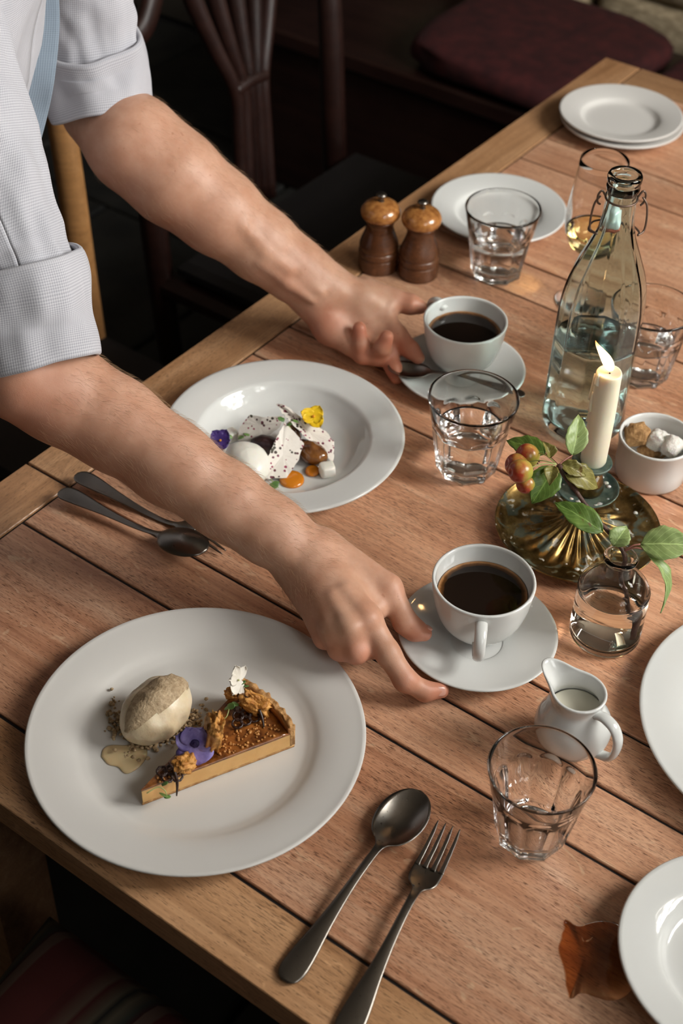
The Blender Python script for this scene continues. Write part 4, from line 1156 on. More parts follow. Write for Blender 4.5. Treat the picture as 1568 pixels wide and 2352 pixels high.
def lattice(label, px, py, z, rz, cells, arc, tilt):
    c = U(px, py, z); parts = []; h = 0.0046
    for i, j in cells:
        cx, cy = h * 1.75 * (i + 0.5 * (j % 2)), h * 1.52 * j
        P = [(cx + h * math.cos(a), cy + h * math.sin(a), 0.0008 * math.sin(7 * a)) for a in np.linspace(0, 2 * pi, 19)[:-1]]
        parts.append(tube(P, 0.00105, 6, closed=True))
    o = thing('chocolate_lattice', label, 'chocolate', c, rz); o.rotation_euler[0] = tilt
    mesh('net', *join(*parts), 'chocolate', o)
    mesh('rim', *tube(smoothed(arc, 20), [0.0004 + 0.0011 * math.sin(pi * u) for u in np.linspace(0.05, 0.95, 20)], 8), 'chocolate', o)
    return o
lattice('dark chocolate lattice curved against the large honeycomb chunk', 545, 1662, ZG + 0.0030, 0.5, [(0, 0), (1, 0), (0, 1), (1, 1), (2, 1), (1, 2), (2, 2), (2, 0)],
        [(0.0200, -0.0130, -0.001), (0.0215, -0.004, 0.004), (0.0205, 0.007, 0.009), (0.0140, 0.0165, 0.013)], 0.15)
lattice('broken dark chocolate lattice piece near the tip of the tart', 385, 1786, ZG + 0.0025, 0.2, [(0, 0), (1, 0), (0, 1), (-1, 1)],
        [(0.0060, -0.0105, -0.014), (0.0075, -0.004, -0.004), (0.0060, 0.004, 0.004), (0.0020, 0.010, 0.008)], 0.1)

def petal(L, hw, cup, n=10, m=8, rag=0.0):
    V, F = [], []
    for i in range(n + 1):
        u = i / n
        w = hw * (0.10 + 0.90 * max(0.0, math.sin(pi * u ** 0.80)) ** 0.55)
        for j in range(m + 1):
            v = -1 + 2 * j / m
            V.append((L * (u - 0.10 * v * v * u), w * v, cup * L * (u * u * 0.5 + 0.35 * v * v * u) + rag * math.sin(9 * v + 4 * u) * u))
    for i in range(n):
        for j in range(m):
            a = i * (m + 1) + j; F.append((a, a + m + 1, a + m + 2, a + 1))
    return V, F
def flower(name, label, loc, nrm, xd, petals, mat, eye='petal_eye', eye_r=0.0016, dark=None):
    f = thing(name, label, 'flower', loc)
    f.matrix_world = mat_from(loc, xd, nrm)
    for ang, L, hw, cup in petals:
        V, F = petal(L, hw, cup, rag=0.0006)
        o = mesh('petal', *xf((V, F), Matrix.Rotation(math.radians(ang), 4, 'Z')), mat, f)
        so = o.modifiers.new('solid', 'SOLIDIFY'); so.thickness = 0.0003
    if dark: mesh('throat', *xf(blob(eye_r * 2.6, eye_r * 2.2, 0.0007, 3, 0.4, 3, 16, 8), Matrix.Translation((0, 0, 0.0010))), dark, f)
    mesh('eye', *xf(blob(eye_r, eye_r, eye_r * 0.8, 4, 0.2, 2, 12, 8), Matrix.Translation((0, 0, 0.0014))), eye, f)
    return f
tocam = lambda p: (CAMP - np.asarray(p)) / np.linalg.norm(CAMP - np.asarray(p))
p = U(447, 1708, ZG + 0.012)
flower('viola_flower', 'violet viola flower lying on the tart slice', p, tocam(p) + np.array([0, -0.5, 0.35]), CR,
       [(-88, 0.0200, 0.0165, 0.10), (158, 0.0180, 0.0100, 0.25), (22, 0.0190, 0.0100, 0.25), (115, 0.0165, 0.0100, 0.55), (62, 0.0165, 0.0100, 0.55)], 'petal_violet', 'petal_dark', 0.0016, 'petal_dark')
p = U(546, 1562, ZG + 0.014)
flower('white_blossom', 'small white blossom standing by the pastry crust', p, tocam(p) * 0.6 + np.array([0.6, -0.2, 0.1]), -CD,
       [(20, 0.0150, 0.0058, 0.4), (-30, 0.0150, 0.0050, 0.2), (150, 0.0150, 0.0062, 0.3), (200, 0.0165, 0.0050, 0.1), (85, 0.0120, 0.0055, 0.5)], 'petal_white', 'cress_stem', 0.0009)
def cress(label, pts, leaves):
    o = thing('cress_sprig', label, 'herb', tuple(U(*pts[0])))
    org = np.array(o.location)
    P = smoothed([U(*q) - org for q in pts], 14)
    mesh('stem', *tube(P, 0.0005, 6), 'cress_stem', o)
    for q, r in leaves:
        c = U(*q) - org; tt = rng.uniform(-0.6, 0.6, 3)
        mesh('leaf', *xf(blob(r, r * 0.75, 0.0004, int(c[0] * 1e4) % 50, 0.25, 2, 14, 8), Matrix.Translation(Vector(c)) @ Matrix.Rotation(tt[0], 4, 'X') @ Matrix.Rotation(tt[1], 4, 'Y')), 'cress', o)
    return o
cress('green cress sprig lying across the tip of the tart', [(337, 1822, ZG + .001), (362, 1808, ZG + .003), (378, 1815, ZG + .0), (383, 1828, ZG - .006)], [((378, 1800, ZG + .006), .0032), ((376, 1826, ZG - .006), .0042), ((384, 1830, ZG - .008), .0032)])
cress('green cress sprig between the two honeycomb shards', [(507, 1656, ZG + .002), (520, 1646, ZG + .005), (526, 1628, ZG + .008)], [((530, 1622, ZG + .010), .0042), ((540, 1617, ZG + .010), .0034), ((521, 1626, ZG + .007), .0030)])
cress('green cress sprig tucked beside the white blossom', [(548, 1580, ZG + .004), (556, 1572, ZG + .006), (566, 1576, ZG + .007)], [((556, 1568, ZG + .009), .0036), ((566, 1574, ZG + .008), .0032)])

# ice cream, crumble and melt
c = U(358, 1632, ZP + 0.0200)
q0, q1 = U(283, 1696, ZP + 0.018), U(438, 1566, ZP + 0.020)
ice = thing('ice_cream_quenelle', 'tan ice cream quenelle with a rough ridge beside the tart', 'ice cream', tuple(c))
ice.rotation_euler = (0, 0, math.atan2((q1 - q0)[1], (q1 - q0)[0]))
V, F = [], []
nu, nv = 56, 40
for i in range(nv + 1):
    u = -1 + 2 * i / nv
    w = (1 - abs(u) ** 2.3) ** 0.62
    for j in range(nu):
        th = 2 * pi * j / nu
        rid = 0.0042 * math.exp(-((th - 1.75) / 0.40) ** 2) * w
        y, z = math.cos(th), math.sin(th)
        r = (0.0275 * w if True else 0)
        n_ = mnoise.noise(Vector((u * 3, y * 2, z * 2))) * 0.0022 * w + 0.0008 * math.sin(26 * th + 5 * u) * w * (1 if math.cos(th - 5.6) > 0 else 0.1)
        V.append((u * 0.0375, y * (r + rid + n_), z * (r * 0.86 + rid + n_) + (0.003 * u if True else 0)))
for i in range(nv):
    for j in range(nu):
        a, b = i * nu + j, i * nu + (j + 1) % nu; F.append((a, b, b + nu, a + nu))
V = [(x, y, max(z, -0.0185)) for x, y, z in V]
mesh('scoop', V, F, 'ice_tan', ice)
cap_ = [f for f in F if all(0.9 < math.atan2(V[i][2], V[i][1]) < 2.35 for i in f)]
ids = sorted({i for f in cap_ for i in f}); mp = {i: n for n, i in enumerate(ids)}
CV = []
for i in ids:
    v = Vector(V[i]); th = math.atan2(v.z, v.y); k = max(0, 1 - abs((th - 1.62) / 0.72)); g = mnoise.noise(v * 900) * 0.5 + mnoise.noise(v * 2100) * 0.5
    CV.append(v * (1.0 + (0.035 + 0.10 * abs(g)) * min(1, k * 2.5) - 0.004))
mesh('rough_top', CV, [tuple(mp[i] for i in f) for f in cap_], 'ice_crust', ice)
cr_ = []
for k in range(420):
    u = rng.random(); px = 300 + 160 * u + rng.normal(0, 16); py = 1722 - 85 * u + rng.normal(0, 13)
    if k > 360: px = 262 + rng.normal(0, 9); py = 1655 + rng.normal(0, 28)
    q = rng.uniform(0.0008, 0.0024)
    w = U(px, py, ZP + q * 0.6 + max(0, 0.006 * (1 - abs(rng.normal(0, 0.8)))) * (0.2 < u < 0.95))
    cr_.append(xf(blob(q, q * 0.9, q * 0.8, k, 0.4, 2, 7, 5), Matrix.Translation(Vector(w))))
scatter('crumble', 'biscuit crumble scattered under the tan ice cream', 'crumbs', cr_, 'crumble')
def puddle(name, label, cat, px, mat, h, z, grp=None):
    S = np.array([U(*q, z)[:2] for q in px]); cc = S.mean(0); R_ = smoothed(np.vstack([S, S[:1]]), 48)[:-1]; V, F = [], []
    for q, zz in ((1.0, 0.0), (0.97, h * 0.5), (0.86, h * 0.85), (0.5, h)):
        for s_ in R_: V.append((*((s_ - cc) * q), zz))
    n_ = len(R_)
    for k in range(3):
        for i in range(n_):
            j = (i + 1) % n_; F.append((k * n_ + i, k * n_ + j, (k + 1) * n_ + j, (k + 1) * n_ + i))
    V.append((0, 0, h)); V.append((0, 0, 0))
    for i in range(n_):
        j = (i + 1) % n_; F.append((3 * n_ + i, 3 * n_ + j, len(V) - 2)); F.append((j, i, len(V) - 1))
    return tag(mesh(name, V, F, mat, None, True, None, (cc[0], cc[1], T + z)), label, cat, grp)
puddle('melted_ice_cream', 'pool of melted tan ice cream on the plate', 'sauce', [(232, 1738), (236, 1722), (252, 1712), (285, 1712), (330, 1712), (338, 1735), (322, 1760), (300, 1775), (285, 1776), (270, 1762), (248, 1756)], 'melt', 0.0016, ZP + 0.0004)

# ================================================================== dessert two in the bowl plate
ZS = 0.0076
def lump(name, label, cat, px, py, z, size, mat, rot=(0, 0, 0), sd=1, amp=0.12, sq=1.0):
    return tag(mesh(name, *blob(*size, sd, amp, 1.6, 36, 24, sq), mat, None, True, None, tuple(U(px, py, z)), rot), label, cat)
lump('ice_cream_scoop', 'smooth white ice cream scoop beside the forearm', 'ice cream', 566, 1064, ZS + .0225, (.0235, .0300, .0200), 'ice_white', (0, 0, 0.5), 3, 0.05)
lump('plum_half', 'dark roasted plum piece between the ice cream and pink shard', 'fruit', 618, 1032, ZS + .012, (.0230, .0150, .0130), 'dark_cake', (0.1, 0, -0.6), 5)
lump('plum_half', 'glossy amber roasted plum under the long white shard', 'fruit', 714, 1038, ZS + .011, (.0210, .0130, .0120), 'plum', (0, 0, -0.7), 6)
lump('plum_half', 'amber roasted plum standing where the shards meet', 'fruit', 672, 995, ZS + .014, (.0100, .0120, .0160), 'plum', (0.2, 0, 0.3), 8)
lump('sponge_cube', 'pale sponge cube at the end of the long shard', 'cake', 751, 1079, ZS + .0075, (.0085, .0078, .0076), 'ice_white', (0, 0, 0.3), 9, 0.06, 0.45)
lump('sponge_cube', 'pale sponge cube behind the purple flower', 'cake', 530, 1000, ZS + .006, (.0080, .0075, .0065), 'ice_white', (0, 0, 0.6), 10, 0.08, 0.5)
def shard(label, pts, th):
    P = np.array([U(*q) for q in pts]); c0 = P.mean(0); n0 = np.cross(P[1] - P[0], P[2] - P[0]); n0 /= np.linalg.norm(n0)
    # subdivide the outline and roughen it
    ring_ = []
    for i in range(len(P)):
        a, b = P[i], P[(i + 1) % len(P)]
        for u in np.linspace(0, 1, 9)[:-1]: ring_.append(a + (b - a) * u)
    ring_ = np.array(ring_) - c0; V, F = [], []
    n_ = len(ring_)
    rough = np.array([[mnoise.noise(Vector(tuple(r * 260 + k))) * 0.0010 for k in (0, 7, 13)] for r in ring_])
    for side in (1, -1):
        for q in (1.0, 0.72, 0.38):
            for i, r in enumerate(ring_):
                b = mnoise.noise(Vector(tuple(r * q * 120))) * 0.0006
                V.append((r + rough[i]) * q + n0 * (side * th / 2 + b))
        V.append(n0 * side * th / 2)
    def idx(s_, k, i): return s_ * (3 * n_ + 1) + k * n_ + i % n_
    for s_ in (0, 1):
        for k in range(2):
            for i in range(n_):
                f = (idx(s_, k, i), idx(s_, k, i + 1), idx(s_, k + 1, i + 1), idx(s_, k + 1, i)); F.append(f if s_ == 0 else f[::-1])
        for i in range(n_):
            f = (idx(s_, 2, i), idx(s_, 2, i + 1), s_ * (3 * n_ + 1) + 3 * n_); F.append(f if s_ == 0 else f[::-1])
    for i in range(n_): F.append((idx(0, 0, i + 1), idx(0, 0, i), idx(1, 0, i), idx(1, 0, i + 1)))
    ob = mesh('meringue_shard', V, F, 'shard', None, True, None, tuple(c0)); es = ob.modifiers.new('crisp', 'EDGE_SPLIT'); es.split_angle = 0.7
    return tag(ob, label, 'meringue', 'speckled shards in the bowl plate')
shard('pink-speckled meringue shard leaning on the white ice cream', [(653, 970, .046), (698, 1019, .030), (683, 1060, .020), (657, 1098, .012), (607, 1100, .012), (612, 1060, .026), (630, 1015, .036)], .0028)
shard('grey-green speckled meringue shard lying behind the ice cream', [(573, 955, .040), (610, 960, .042), (652, 957, .044), (640, 980, .034), (600, 1012, .020), (545, 1008, .018), (550, 985, .026)], .0028)
shard('long white meringue shard with dark seeds under the yellow flower', [(636, 928, .046), (652, 932, .048), (692, 962, .042), (748, 992, .028), (766, 1018, .022), (764, 1060, .012), (740, 1035, .020), (700, 1000, .034), (660, 960, .044)], .0030)
p = U(720, 957, 0.048)
flower('yellow_viola', 'bright yellow viola flower on the long white shard', p, tocam(p) + np.array([0.2, 0.1, 0.4]), CR,
       [(-60, 0.0150, 0.0085, 0.2), (60, 0.0140, 0.0085, 0.2), (160, 0.0150, 0.0080, 0.25), (195, 0.0130, 0.0070, 0.2), (-20, 0.0110, 0.0070, 0.3)], 'petal_yellow')
p = U(506, 1012, 0.024)
flower('purple_viola', 'deep purple viola flower beside the white ice cream', p, tocam(p) + np.array([-0.2, 0, 0.3]), CR,
       [(60, 0.0140, 0.0080, 0.2), (130, 0.0140, 0.0080, 0.2), (190, 0.0130, 0.0075, 0.2), (-80, 0.0120, 0.0085, 0.2), (0, 0.0110, 0.0070, 0.2)], 'petal_purple', 'petal_eye', 0.0014)
def disc_px(cx, cy, rx, ry, n=12): return [(cx + rx * math.cos(a), cy + ry * math.sin(a)) for a in np.linspace(0, 2 * pi, n + 1)[:-1][::-1]]
puddle('sauce_drop', 'large round orange sauce drop beside the pink shard', 'sauce', disc_px(670, 1103, 29, 20), 'sauce', 0.0040, ZS + 0.0006, 'orange sauce drops')
puddle('sauce_drop', 'small round orange sauce drop beside the pale sponge cube', 'sauce', disc_px(717, 1083, 17, 12), 'sauce', 0.0034, ZS + 0.0014, 'orange sauce drops')
cress('green cress sprig at the peak where the shards meet', [(668, 985, .040), (662, 975, .044), (670, 965, .048)], [((646, 963, .049), .0042), ((678, 967, .049), .0036), ((664, 975, .047), .0030)])
cress('green cress leaves by the purple flower', [(545, 1004, .022), (552, 1000, .024), (560, 1006, .022)], [((553, 1005, .024), .0040), ((528, 1003, .022), .0034), ((566, 998, .026), .0038)])
cress('pale cress sprig at the foot of the pink shard', [(640, 1120, .012), (630, 1112, .014), (622, 1100, .016)], [((606, 1087, .022), .0045), ((629, 1115, .014), .0050), ((634, 1108, .015), .0036)])

# ================================================================== the person serving
pers = thing('person', 'person in a pale checked shirt with rolled sleeves reaching across the table', 'person', (-0.58, 1.33, 0.0))
PO = np.array(pers.location)
def hand_pts(L): return [U(*q[:3]) for q in L], [q[3] for q in L]
# arm with the pinching hand (palm down)
f1 = Field((-0.37, 0.80, T - 0.002), (0.16, 1.13, T + 0.285), 0.0017)
arm = [(52, 862, .218, .0445), (150, 908, .192, .0440), (265, 976, .165, .0412), (390, 1063, .138, .0374), (520, 1151, .112, .0340), (620, 1218, .092, .0305), (702, 1270, .078, .0272)]
f1.chain(*hand_pts(arm), k=0.02)
f1.cone(U(262, 957, .180), U(430, 1075, .145), .028, .025, .02)
def C1(a, b, r1, r2, k=0.010): f1.cone(U(*a), U(*b), r1, r2, k)
iM, mM, rM, pM = (842, 1420, .066), (802, 1441, .064), (766, 1446, .056), (736, 1432, .047)
C1((728, 1278, .077), iM, .0185, .0130, .014); C1((706, 1288, .074), mM, .0190, .0128, .014)
C1((690, 1300, .068), rM, .0185, .0122, .014); C1((676, 1312, .062), pM, .0175, .0112, .014)
C1((748, 1262, .073), (890, 1352, .061), .0190, .0138, .014)          # thumb base
C1((800, 1340, .060), (862, 1400, .052), .0170, .0115, .014)          # web
C1((890, 1350, .061), (931, 1430, .041), .0132, .0112, .006); C1((931, 1430, .041), (952, 1447, .034), .0114, .0104, .005); C1((952, 1447, .034), (974, 1455, .0295), .0104, .0076, .005)
C1(iM, (890, 1500, .046), .0128, .0112, .008); C1((890, 1500, .046), (930, 1562, .028), .0112, .0108, .006)
C1((930, 1562, .028), (976, 1588, .0155), .0104, .0092, .005); C1((976, 1588, .0155), (1013, 1586, .0120), .0092, .0074, .005)
C1(mM, (818, 1496, .0470), .0125, .0118, .008); C1((818, 1496, .0470), (858, 1488, .028), .0112, .0098, .005); C1((858, 1488, .028), (884, 1466, .019), .0096, .0080, .005)
C1(rM, (780, 1490, .0430), .0118, .0110, .008); C1((780, 1490, .0430), (820, 1490, .027), .0106, .0092, .005); C1((820, 1490, .027), (846, 1470, .018), .0090, .0078, .005)
C1(pM, (744, 1466, .0400), .0108, .0098, .008); C1((744, 1466, .0400), (778, 1472, .030), .0094, .0080, .005)
for q, r in ((iM, .0090), (mM, .0088), (rM, .0080)): C1((q[0] - 4, q[1] - 6, q[2] + .0055), (q[0] + 3, q[1] + 3, q[2] + .0045), r, r, .008)   # knuckles
for q, w in ((iM, (752, 1300, .092)), (mM, (728, 1312, .089)), (rM, (708, 1322, .082))):                                                   # tendons
    C1((w[0] + .45 * (q[0] - w[0]), w[1] + .45 * (q[1] - w[1]), w[2] + .45 * (q[2] + .007 - w[2])), (q[0], q[1], q[2] + .0070), 0.0026, .0030, .012)
C1((655, 1258, .094), (680, 1250, .090), .006, .006, .020)                                                                                # wrist bone
FL1 = [(U(1005, 1586, .012), .022, .75), (U(935, 1565, .03), .016, .45), (U(965, 1452, .03), .022, .8), (U(820, 1500, .046), .017, .8), (U(780, 1495, .04), .017, .8), (U(745, 1470, .036), .02, .7),
       (U(905, 1350, .06), .016, .35), (U(845, 1425, .07), .014, .3), (U(180, 1000, .16), .05, .45), (U(300, 1080, .13), .05, .4), (U(60, 940, .2), .05, .5), (U(700, 1400, .06), .03, .25)]
# arm with the upturned hand
f2 = Field((-0.37, 1.25, T - 0.002), (0.12, 1.60, T + 0.330), 0.0018)
arm2 = [(228, 255, .252, .0440), (310, 332, .238, .0515), (400, 408, .207, .0515), (500, 486, .170, .0460), (600, 563, .130, .0395), (680, 622, .099, .0345), (735, 660, .080, .0310)]
f2.chain(*hand_pts(arm2), k=0.02)
def C2(a, b, r1, r2, k=0.010): f2.cone(U(*a), U(*b), r1, r2, k)
C2((735, 660, .080), (832, 690, .066), .0300, .0215, .016); C2((832, 690, .066), (882, 708, .058), .0215, .0150, .012)
C2((722, 690, .066), (760, 752, .044), .0250, .0195, .014); C2((760, 752, .044), (802, 786, .034), .0195, .0140, .012)
C2((765, 690, .060), (846, 752, .042), .0235, .0165, .014)
C2((840, 668, .068), (905, 690, .062), .0165, .0135, .010); C2((905, 690, .062), (942, 699, .060), .0130, .0122, .005); C2((942, 699, .060), (964, 705, .057), .0118, .0088, .005)
f2.cone(U(853, 748, .064), U(856, 792, .052), .0050, .0055, .007, True); f2.cone(U(800, 742, .068), U(806, 780, .054), .0050, .0050, .010, True)
f2.cone(U(772, 706, .094), U(800, 760, .070), .0030, .0040, .010, True)
C2((878, 728, .050), (914, 772, .043), .0135, .0118, .010); C2((914, 772, .043), (942, 803, .036), .0114, .0104, .005); C2((942, 803, .036), (960, 822, .031), .0102, .0080, .005)
C2((862, 758, .040), (890, 812, .027), .0130, .0115, .010); C2((890, 812, .027), (904, 846, .018), .0110, .0098, .005); C2((904, 846, .018), (911, 868, .0125), .0096, .0080, .005)
C2((834, 782, .034), (864, 818, .026), .0120, .0115, .009); C2((864, 818, .026), (879, 798, .044), .0110, .0102, .004); C2((879, 798, .044), (888, 774, .058), .0100, .0082, .004)
C2((802, 786, .034), (832, 816, .026), .0115, .0108, .009); C2((832, 816, .026), (829, 790, .041), .0102, .0096, .004); C2((829, 790, .041), (825, 754, .059), .0094, .0080, .004)
for P_ in ([(640, 600, .1325), (690, 634, .1095), (735, 672, .0955)], [(600, 600, .1345), (660, 650, .1075), (715, 690, .0880)], [(560, 520, .1755), (610, 580, .1440), (662, 618, .1240)]):
    for a, b in zip(P_, P_[1:]): C2((a[0], a[1], a[2] - .0012), (b[0], b[1], b[2] - .0012), .0020, .0018, .012)
FL2 = [(U(825, 760, .058), .016, .85), (U(888, 778, .057), .016, .85), (U(745, 745, .05), .028, .75), (U(945, 700, .06), .022, .55), (U(940, 805, .035), .03, .75), (U(905, 850, .018), .03, .8), (U(835, 815, .03), .02, .7),
       (U(400, 560, .15), .06, .35), (U(300, 430, .2), .06, .35), (U(640, 680, .1), .04, .3)]
def body_from(name, flds, parent):
    Vs, Fs, ws, o0 = [], [], [], 0
    for fld, flush in flds:
        V, F = fld.surface()
        w = np.zeros(len(V))
        for p, r, s in flush: w = np.maximum(w, s * np.exp(-((V - np.asarray(p)) ** 2).sum(1) / (r * r)))
        Vs.append(V - PO); Fs.append(F + o0); ws.append(w); o0 += len(V)
    V, F, w = np.vstack(Vs), np.vstack(Fs), np.concatenate(ws)
    me = bpy.data.meshes.new(name)
    me.vertices.add(len(V)); me.vertices.foreach_set('co', V.astype(np.float32).ravel())
    me.loops.add(F.size); me.loops.foreach_set('vertex_index', F.astype(np.int32).ravel())
    me.polygons.add(len(F)); me.polygons.foreach_set('loop_start', np.arange(0, F.size, 4, dtype=np.int32))
    me.polygons.foreach_set('loop_total', np.full(len(F), 4, np.int32))
    me.update(); me.validate()
    me.polygons.foreach_set('use_smooth', [True] * len(me.polygons))
    at_ = me.attributes.new('flush', 'FLOAT', 'POINT'); at_.data.foreach_set('value', w.astype(np.float32))
    me.materials.append(M['skin'])
    o = bpy.data.objects.new(name, me); COL.objects.link(o); o.parent = parent
    sm = o.modifiers.new('smooth', 'SMOOTH'); sm.factor = 0.5; sm.iterations = 4
    return o
body = body_from('arm', ((f1, FL1),), pers)
body2 = body_from('arm', ((f2, FL2),), pers)
def nail(tip, back, nrm, r):
    t_, b_ = U(*tip), U(*back); d = t_ - b_
    m = mat_from(t_ + np.asarray(nrm) / np.linalg.norm(nrm) * r * 0.80 - d / np.linalg.norm(d) * 0.001 - PO, d, nrm)
    V, F = blob(0.0062, 0.0048, 0.0016, 1, 0.0, 1, 18, 10, 0.75)
    mesh('fingernail', *xf((V, F), m), 'nail', body)
nail((972, 1454, .0295), (950, 1446, .034), (0.55, 0.45, 0.75), .0085)
nail((1010, 1586, .0122), (976, 1588, .0155), (0.1, -0.75, 0.7), .0080)

# fine forearm hair
def arm_hair(o, axis, n, seed):
    rg = np.random.default_rng(seed)
    me = o.data; nv_ = len(me.vertices)
    co_ = np.empty(nv_ * 3, np.float32); me.vertices.foreach_get('co', co_); co_ = co_.reshape(-1, 3) + PO
    no_ = np.empty(nv_ * 3, np.float32); me.vertex_normals.foreach_get('vector', no_); no_ = no_.reshape(-1, 3)
    A = np.array([U(*q[:3]) for q in axis]); d = A[-1] - A[0]; L = np.linalg.norm(d); d /= L
    t_ = (co_ - A[0]) @ d / L
    toc_ = CAMP - co_; toc_ /= np.linalg.norm(toc_, axis=1)[:, None]
    ok = np.where((t_ > 0.12) & (t_ < 1.08) & ((no_ * toc_).sum(1) > -0.25) & (no_[:, 2] > -0.45))[0]
    V, F = [], []
    for i in rg.choice(ok, n):
        nn = no_[i]; dd = d - nn * (d @ nn); dd /= np.linalg.norm(dd); sd = np.cross(nn, dd)
        ln = rg.uniform(0.005, 0.011); lean = rg.normal(0, 0.35); p = co_[i] - PO
        pts = [p + (dd * math.cos(lean) + sd * math.sin(lean)) * ln * u + nn * (0.0026 * math.sin(1.6 * u) + 0.0002) for u in (0, 0.4, 0.75, 1.0)]
        b0 = len(V)
        for k, q in enumerate(pts):
            r = 0.00007 * (1 - 0.75 * k / 3)
            V += [q + sd * r, q - sd * r, q + nn * r * 1.5]
        for k in range(3):
            for j in range(3):
                F.append((b0 + k * 3 + j, b0 + k * 3 + (j + 1) % 3, b0 + k * 3 + 3 + (j + 1) % 3, b0 + k * 3 + 3 + j))
    h = mesh('arm_hair', V, F, 'hair', o); h['kind'] = 'stuff'
arm_hair(body, arm, 2600, 1)
arm_hair(body2, arm2, 1200, 2)

# shirt
def cloth_tube(C, R, nu=96, nv=60, wr=0.0, sd=0, fold=None, thick=0.0012, uvo=0.0, sq=1.0):
    """sleeve-like surface around the polyline C with radii R; small folds; returns V, F, UV"""
    P = smoothed(C, nv); Rr = smoothed([(r,) for r in R], nv)[:, 0]
    Tn, N, B = frames(P); V, F, uv = [], [], []
    ln = np.concatenate([[0], np.cumsum(np.linalg.norm(np.diff(P, axis=0), axis=1))])
    for i in range(nv):
        for j in range(nu + 1):
            th = 2 * pi * (j % nu) / nu
            dv = Vector((math.cos(th) * 1.6, math.sin(th) * 1.6, ln[i] * 16 + sd))
            w = wr * (mnoise.noise(dv) + 0.5 * mnoise.noise(dv * 2.3))
            if fold: w += fold(i / (nv - 1), th)
            r = Rr[i] + w
            V.append(P[i] + r * (math.cos(th) * N[i] + sq * math.sin(th) * B[i])); uv.append((th * Rr[i] + uvo, ln[i]))
    for i in range(nv - 1):
        for j in range(nu):
            a = i * (nu + 1) + j; F.append((a, a + 1, a + nu + 2, a + nu + 1))
    # true circumferential uv on the seam column
    for i in range(nv): uv[i * (nu + 1) + nu] = (2 * pi * Rr[i] + uvo, ln[i])
    return [tuple(np.asarray(v) - PO) for v in V], F, uv
def cloth(name, VFU, mat, parent, th=0.0015):
    o = mesh(name, VFU[0], VFU[1], mat, parent, True, VFU[2])
    so = o.modifiers.new('solid', 'SOLIDIFY'); so.thickness = th; so.offset = -1
    return o
spine = [np.array(p) + [0, 0, T] for p in ((-0.335, 1.350, 0.66), (-0.375, 1.347, 0.585), (-0.415, 1.345, 0.495), (-0.465, 1.340, 0.36), (-0.53, 1.335, 0.20), (-0.575, 1.33, 0.06), (-0.58, 1.33, -0.02))]
def torso():
    P = smoothed(spine, 60)
    D_ = smoothed([(.060,), (.098,), (.120,), (.124,), (.118,), (.122,), (.125,)], 60)[:, 0]; Wd = smoothed([(.065,), (.145,), (.182,), (.182,), (.168,), (.172,), (.176,)], 60)[:, 0]
    Tn = np.gradient(P, axis=0); Tn /= np.linalg.norm(Tn, axis=1)[:, None]
    V, F, uv = [], [], []; nu = 110
    ln = np.concatenate([[0], np.cumsum(np.linalg.norm(np.diff(P, axis=0), axis=1))])
    for i in range(60):
        side = np.array([0.02, 1.0, 0]); front = np.cross(Tn[i], side); front /= np.linalg.norm(front)
        if front[0] < 0: front = -front
        for j in range(nu + 1):
            th = 2 * pi * (j % nu) / nu
            cx, sy = math.cos(th), math.sin(th)
            n_ = mnoise.noise(Vector((cx * 2.2, sy * 2.2, ln[i] * 7))) * 0.007 + 0.006 * mnoise.noise(Vector((cx * 1.2 + ln[i] * 12, sy * 5, ln[i] * 3 + 4)))
            q = 0.86
            V.append(P[i] + front * (math.copysign(abs(cx) ** q, cx) * (D_[i] + n_)) + side * (math.copysign(abs(sy) ** q, sy) * (Wd[i] + n_)) - PO)
            uv.append((2 * pi * j / nu * 0.15, ln[i]))
    for i in range(59):
        for j in range(nu):
            a = i * (nu + 1) + j; F.append((a, a + nu + 1, a + nu + 2, a + 1))
    return V, F, uv
TV_, TF_, TU_ = torso()
shirt = cloth('shirt', (TV_, TF_, TU_), 'shirt', pers)
# button placket hanging at the front edge
pk = [U(132, -60, .4200), U(137, 20, .400), U(133, 110, .378), U(125, 190, .352), U(107, 270, .318), U(84, 362, .285)]
pk = [np.array(p) for p in pk]; PK = smoothed(pk, 40)
V, F, uv = [], [], []
for i, p in enumerate(PK):
    for j in range(9):
        v = j / 8; w = 0.034 * (0.9 if i < 30 else 0.9 - 0.55 * (i - 30) / 9)
        wave = 0.002 * math.sin(i * 0.35 + v * 3)
        V.append(p + np.array([-1.0, -0.30, 0.10]) * w * v + np.array([0.0, -1.0, 0.4]) * (wave + 0.006 * v) - PO); uv.append((v * w, i * 0.006))
for i in range(39):
    for j in range(8):
        a = i * 9 + j; F.append((a, a + 1, a + 10, a + 9))
cloth('placket', (V, F, uv), 'placket', shirt, 0.0025)
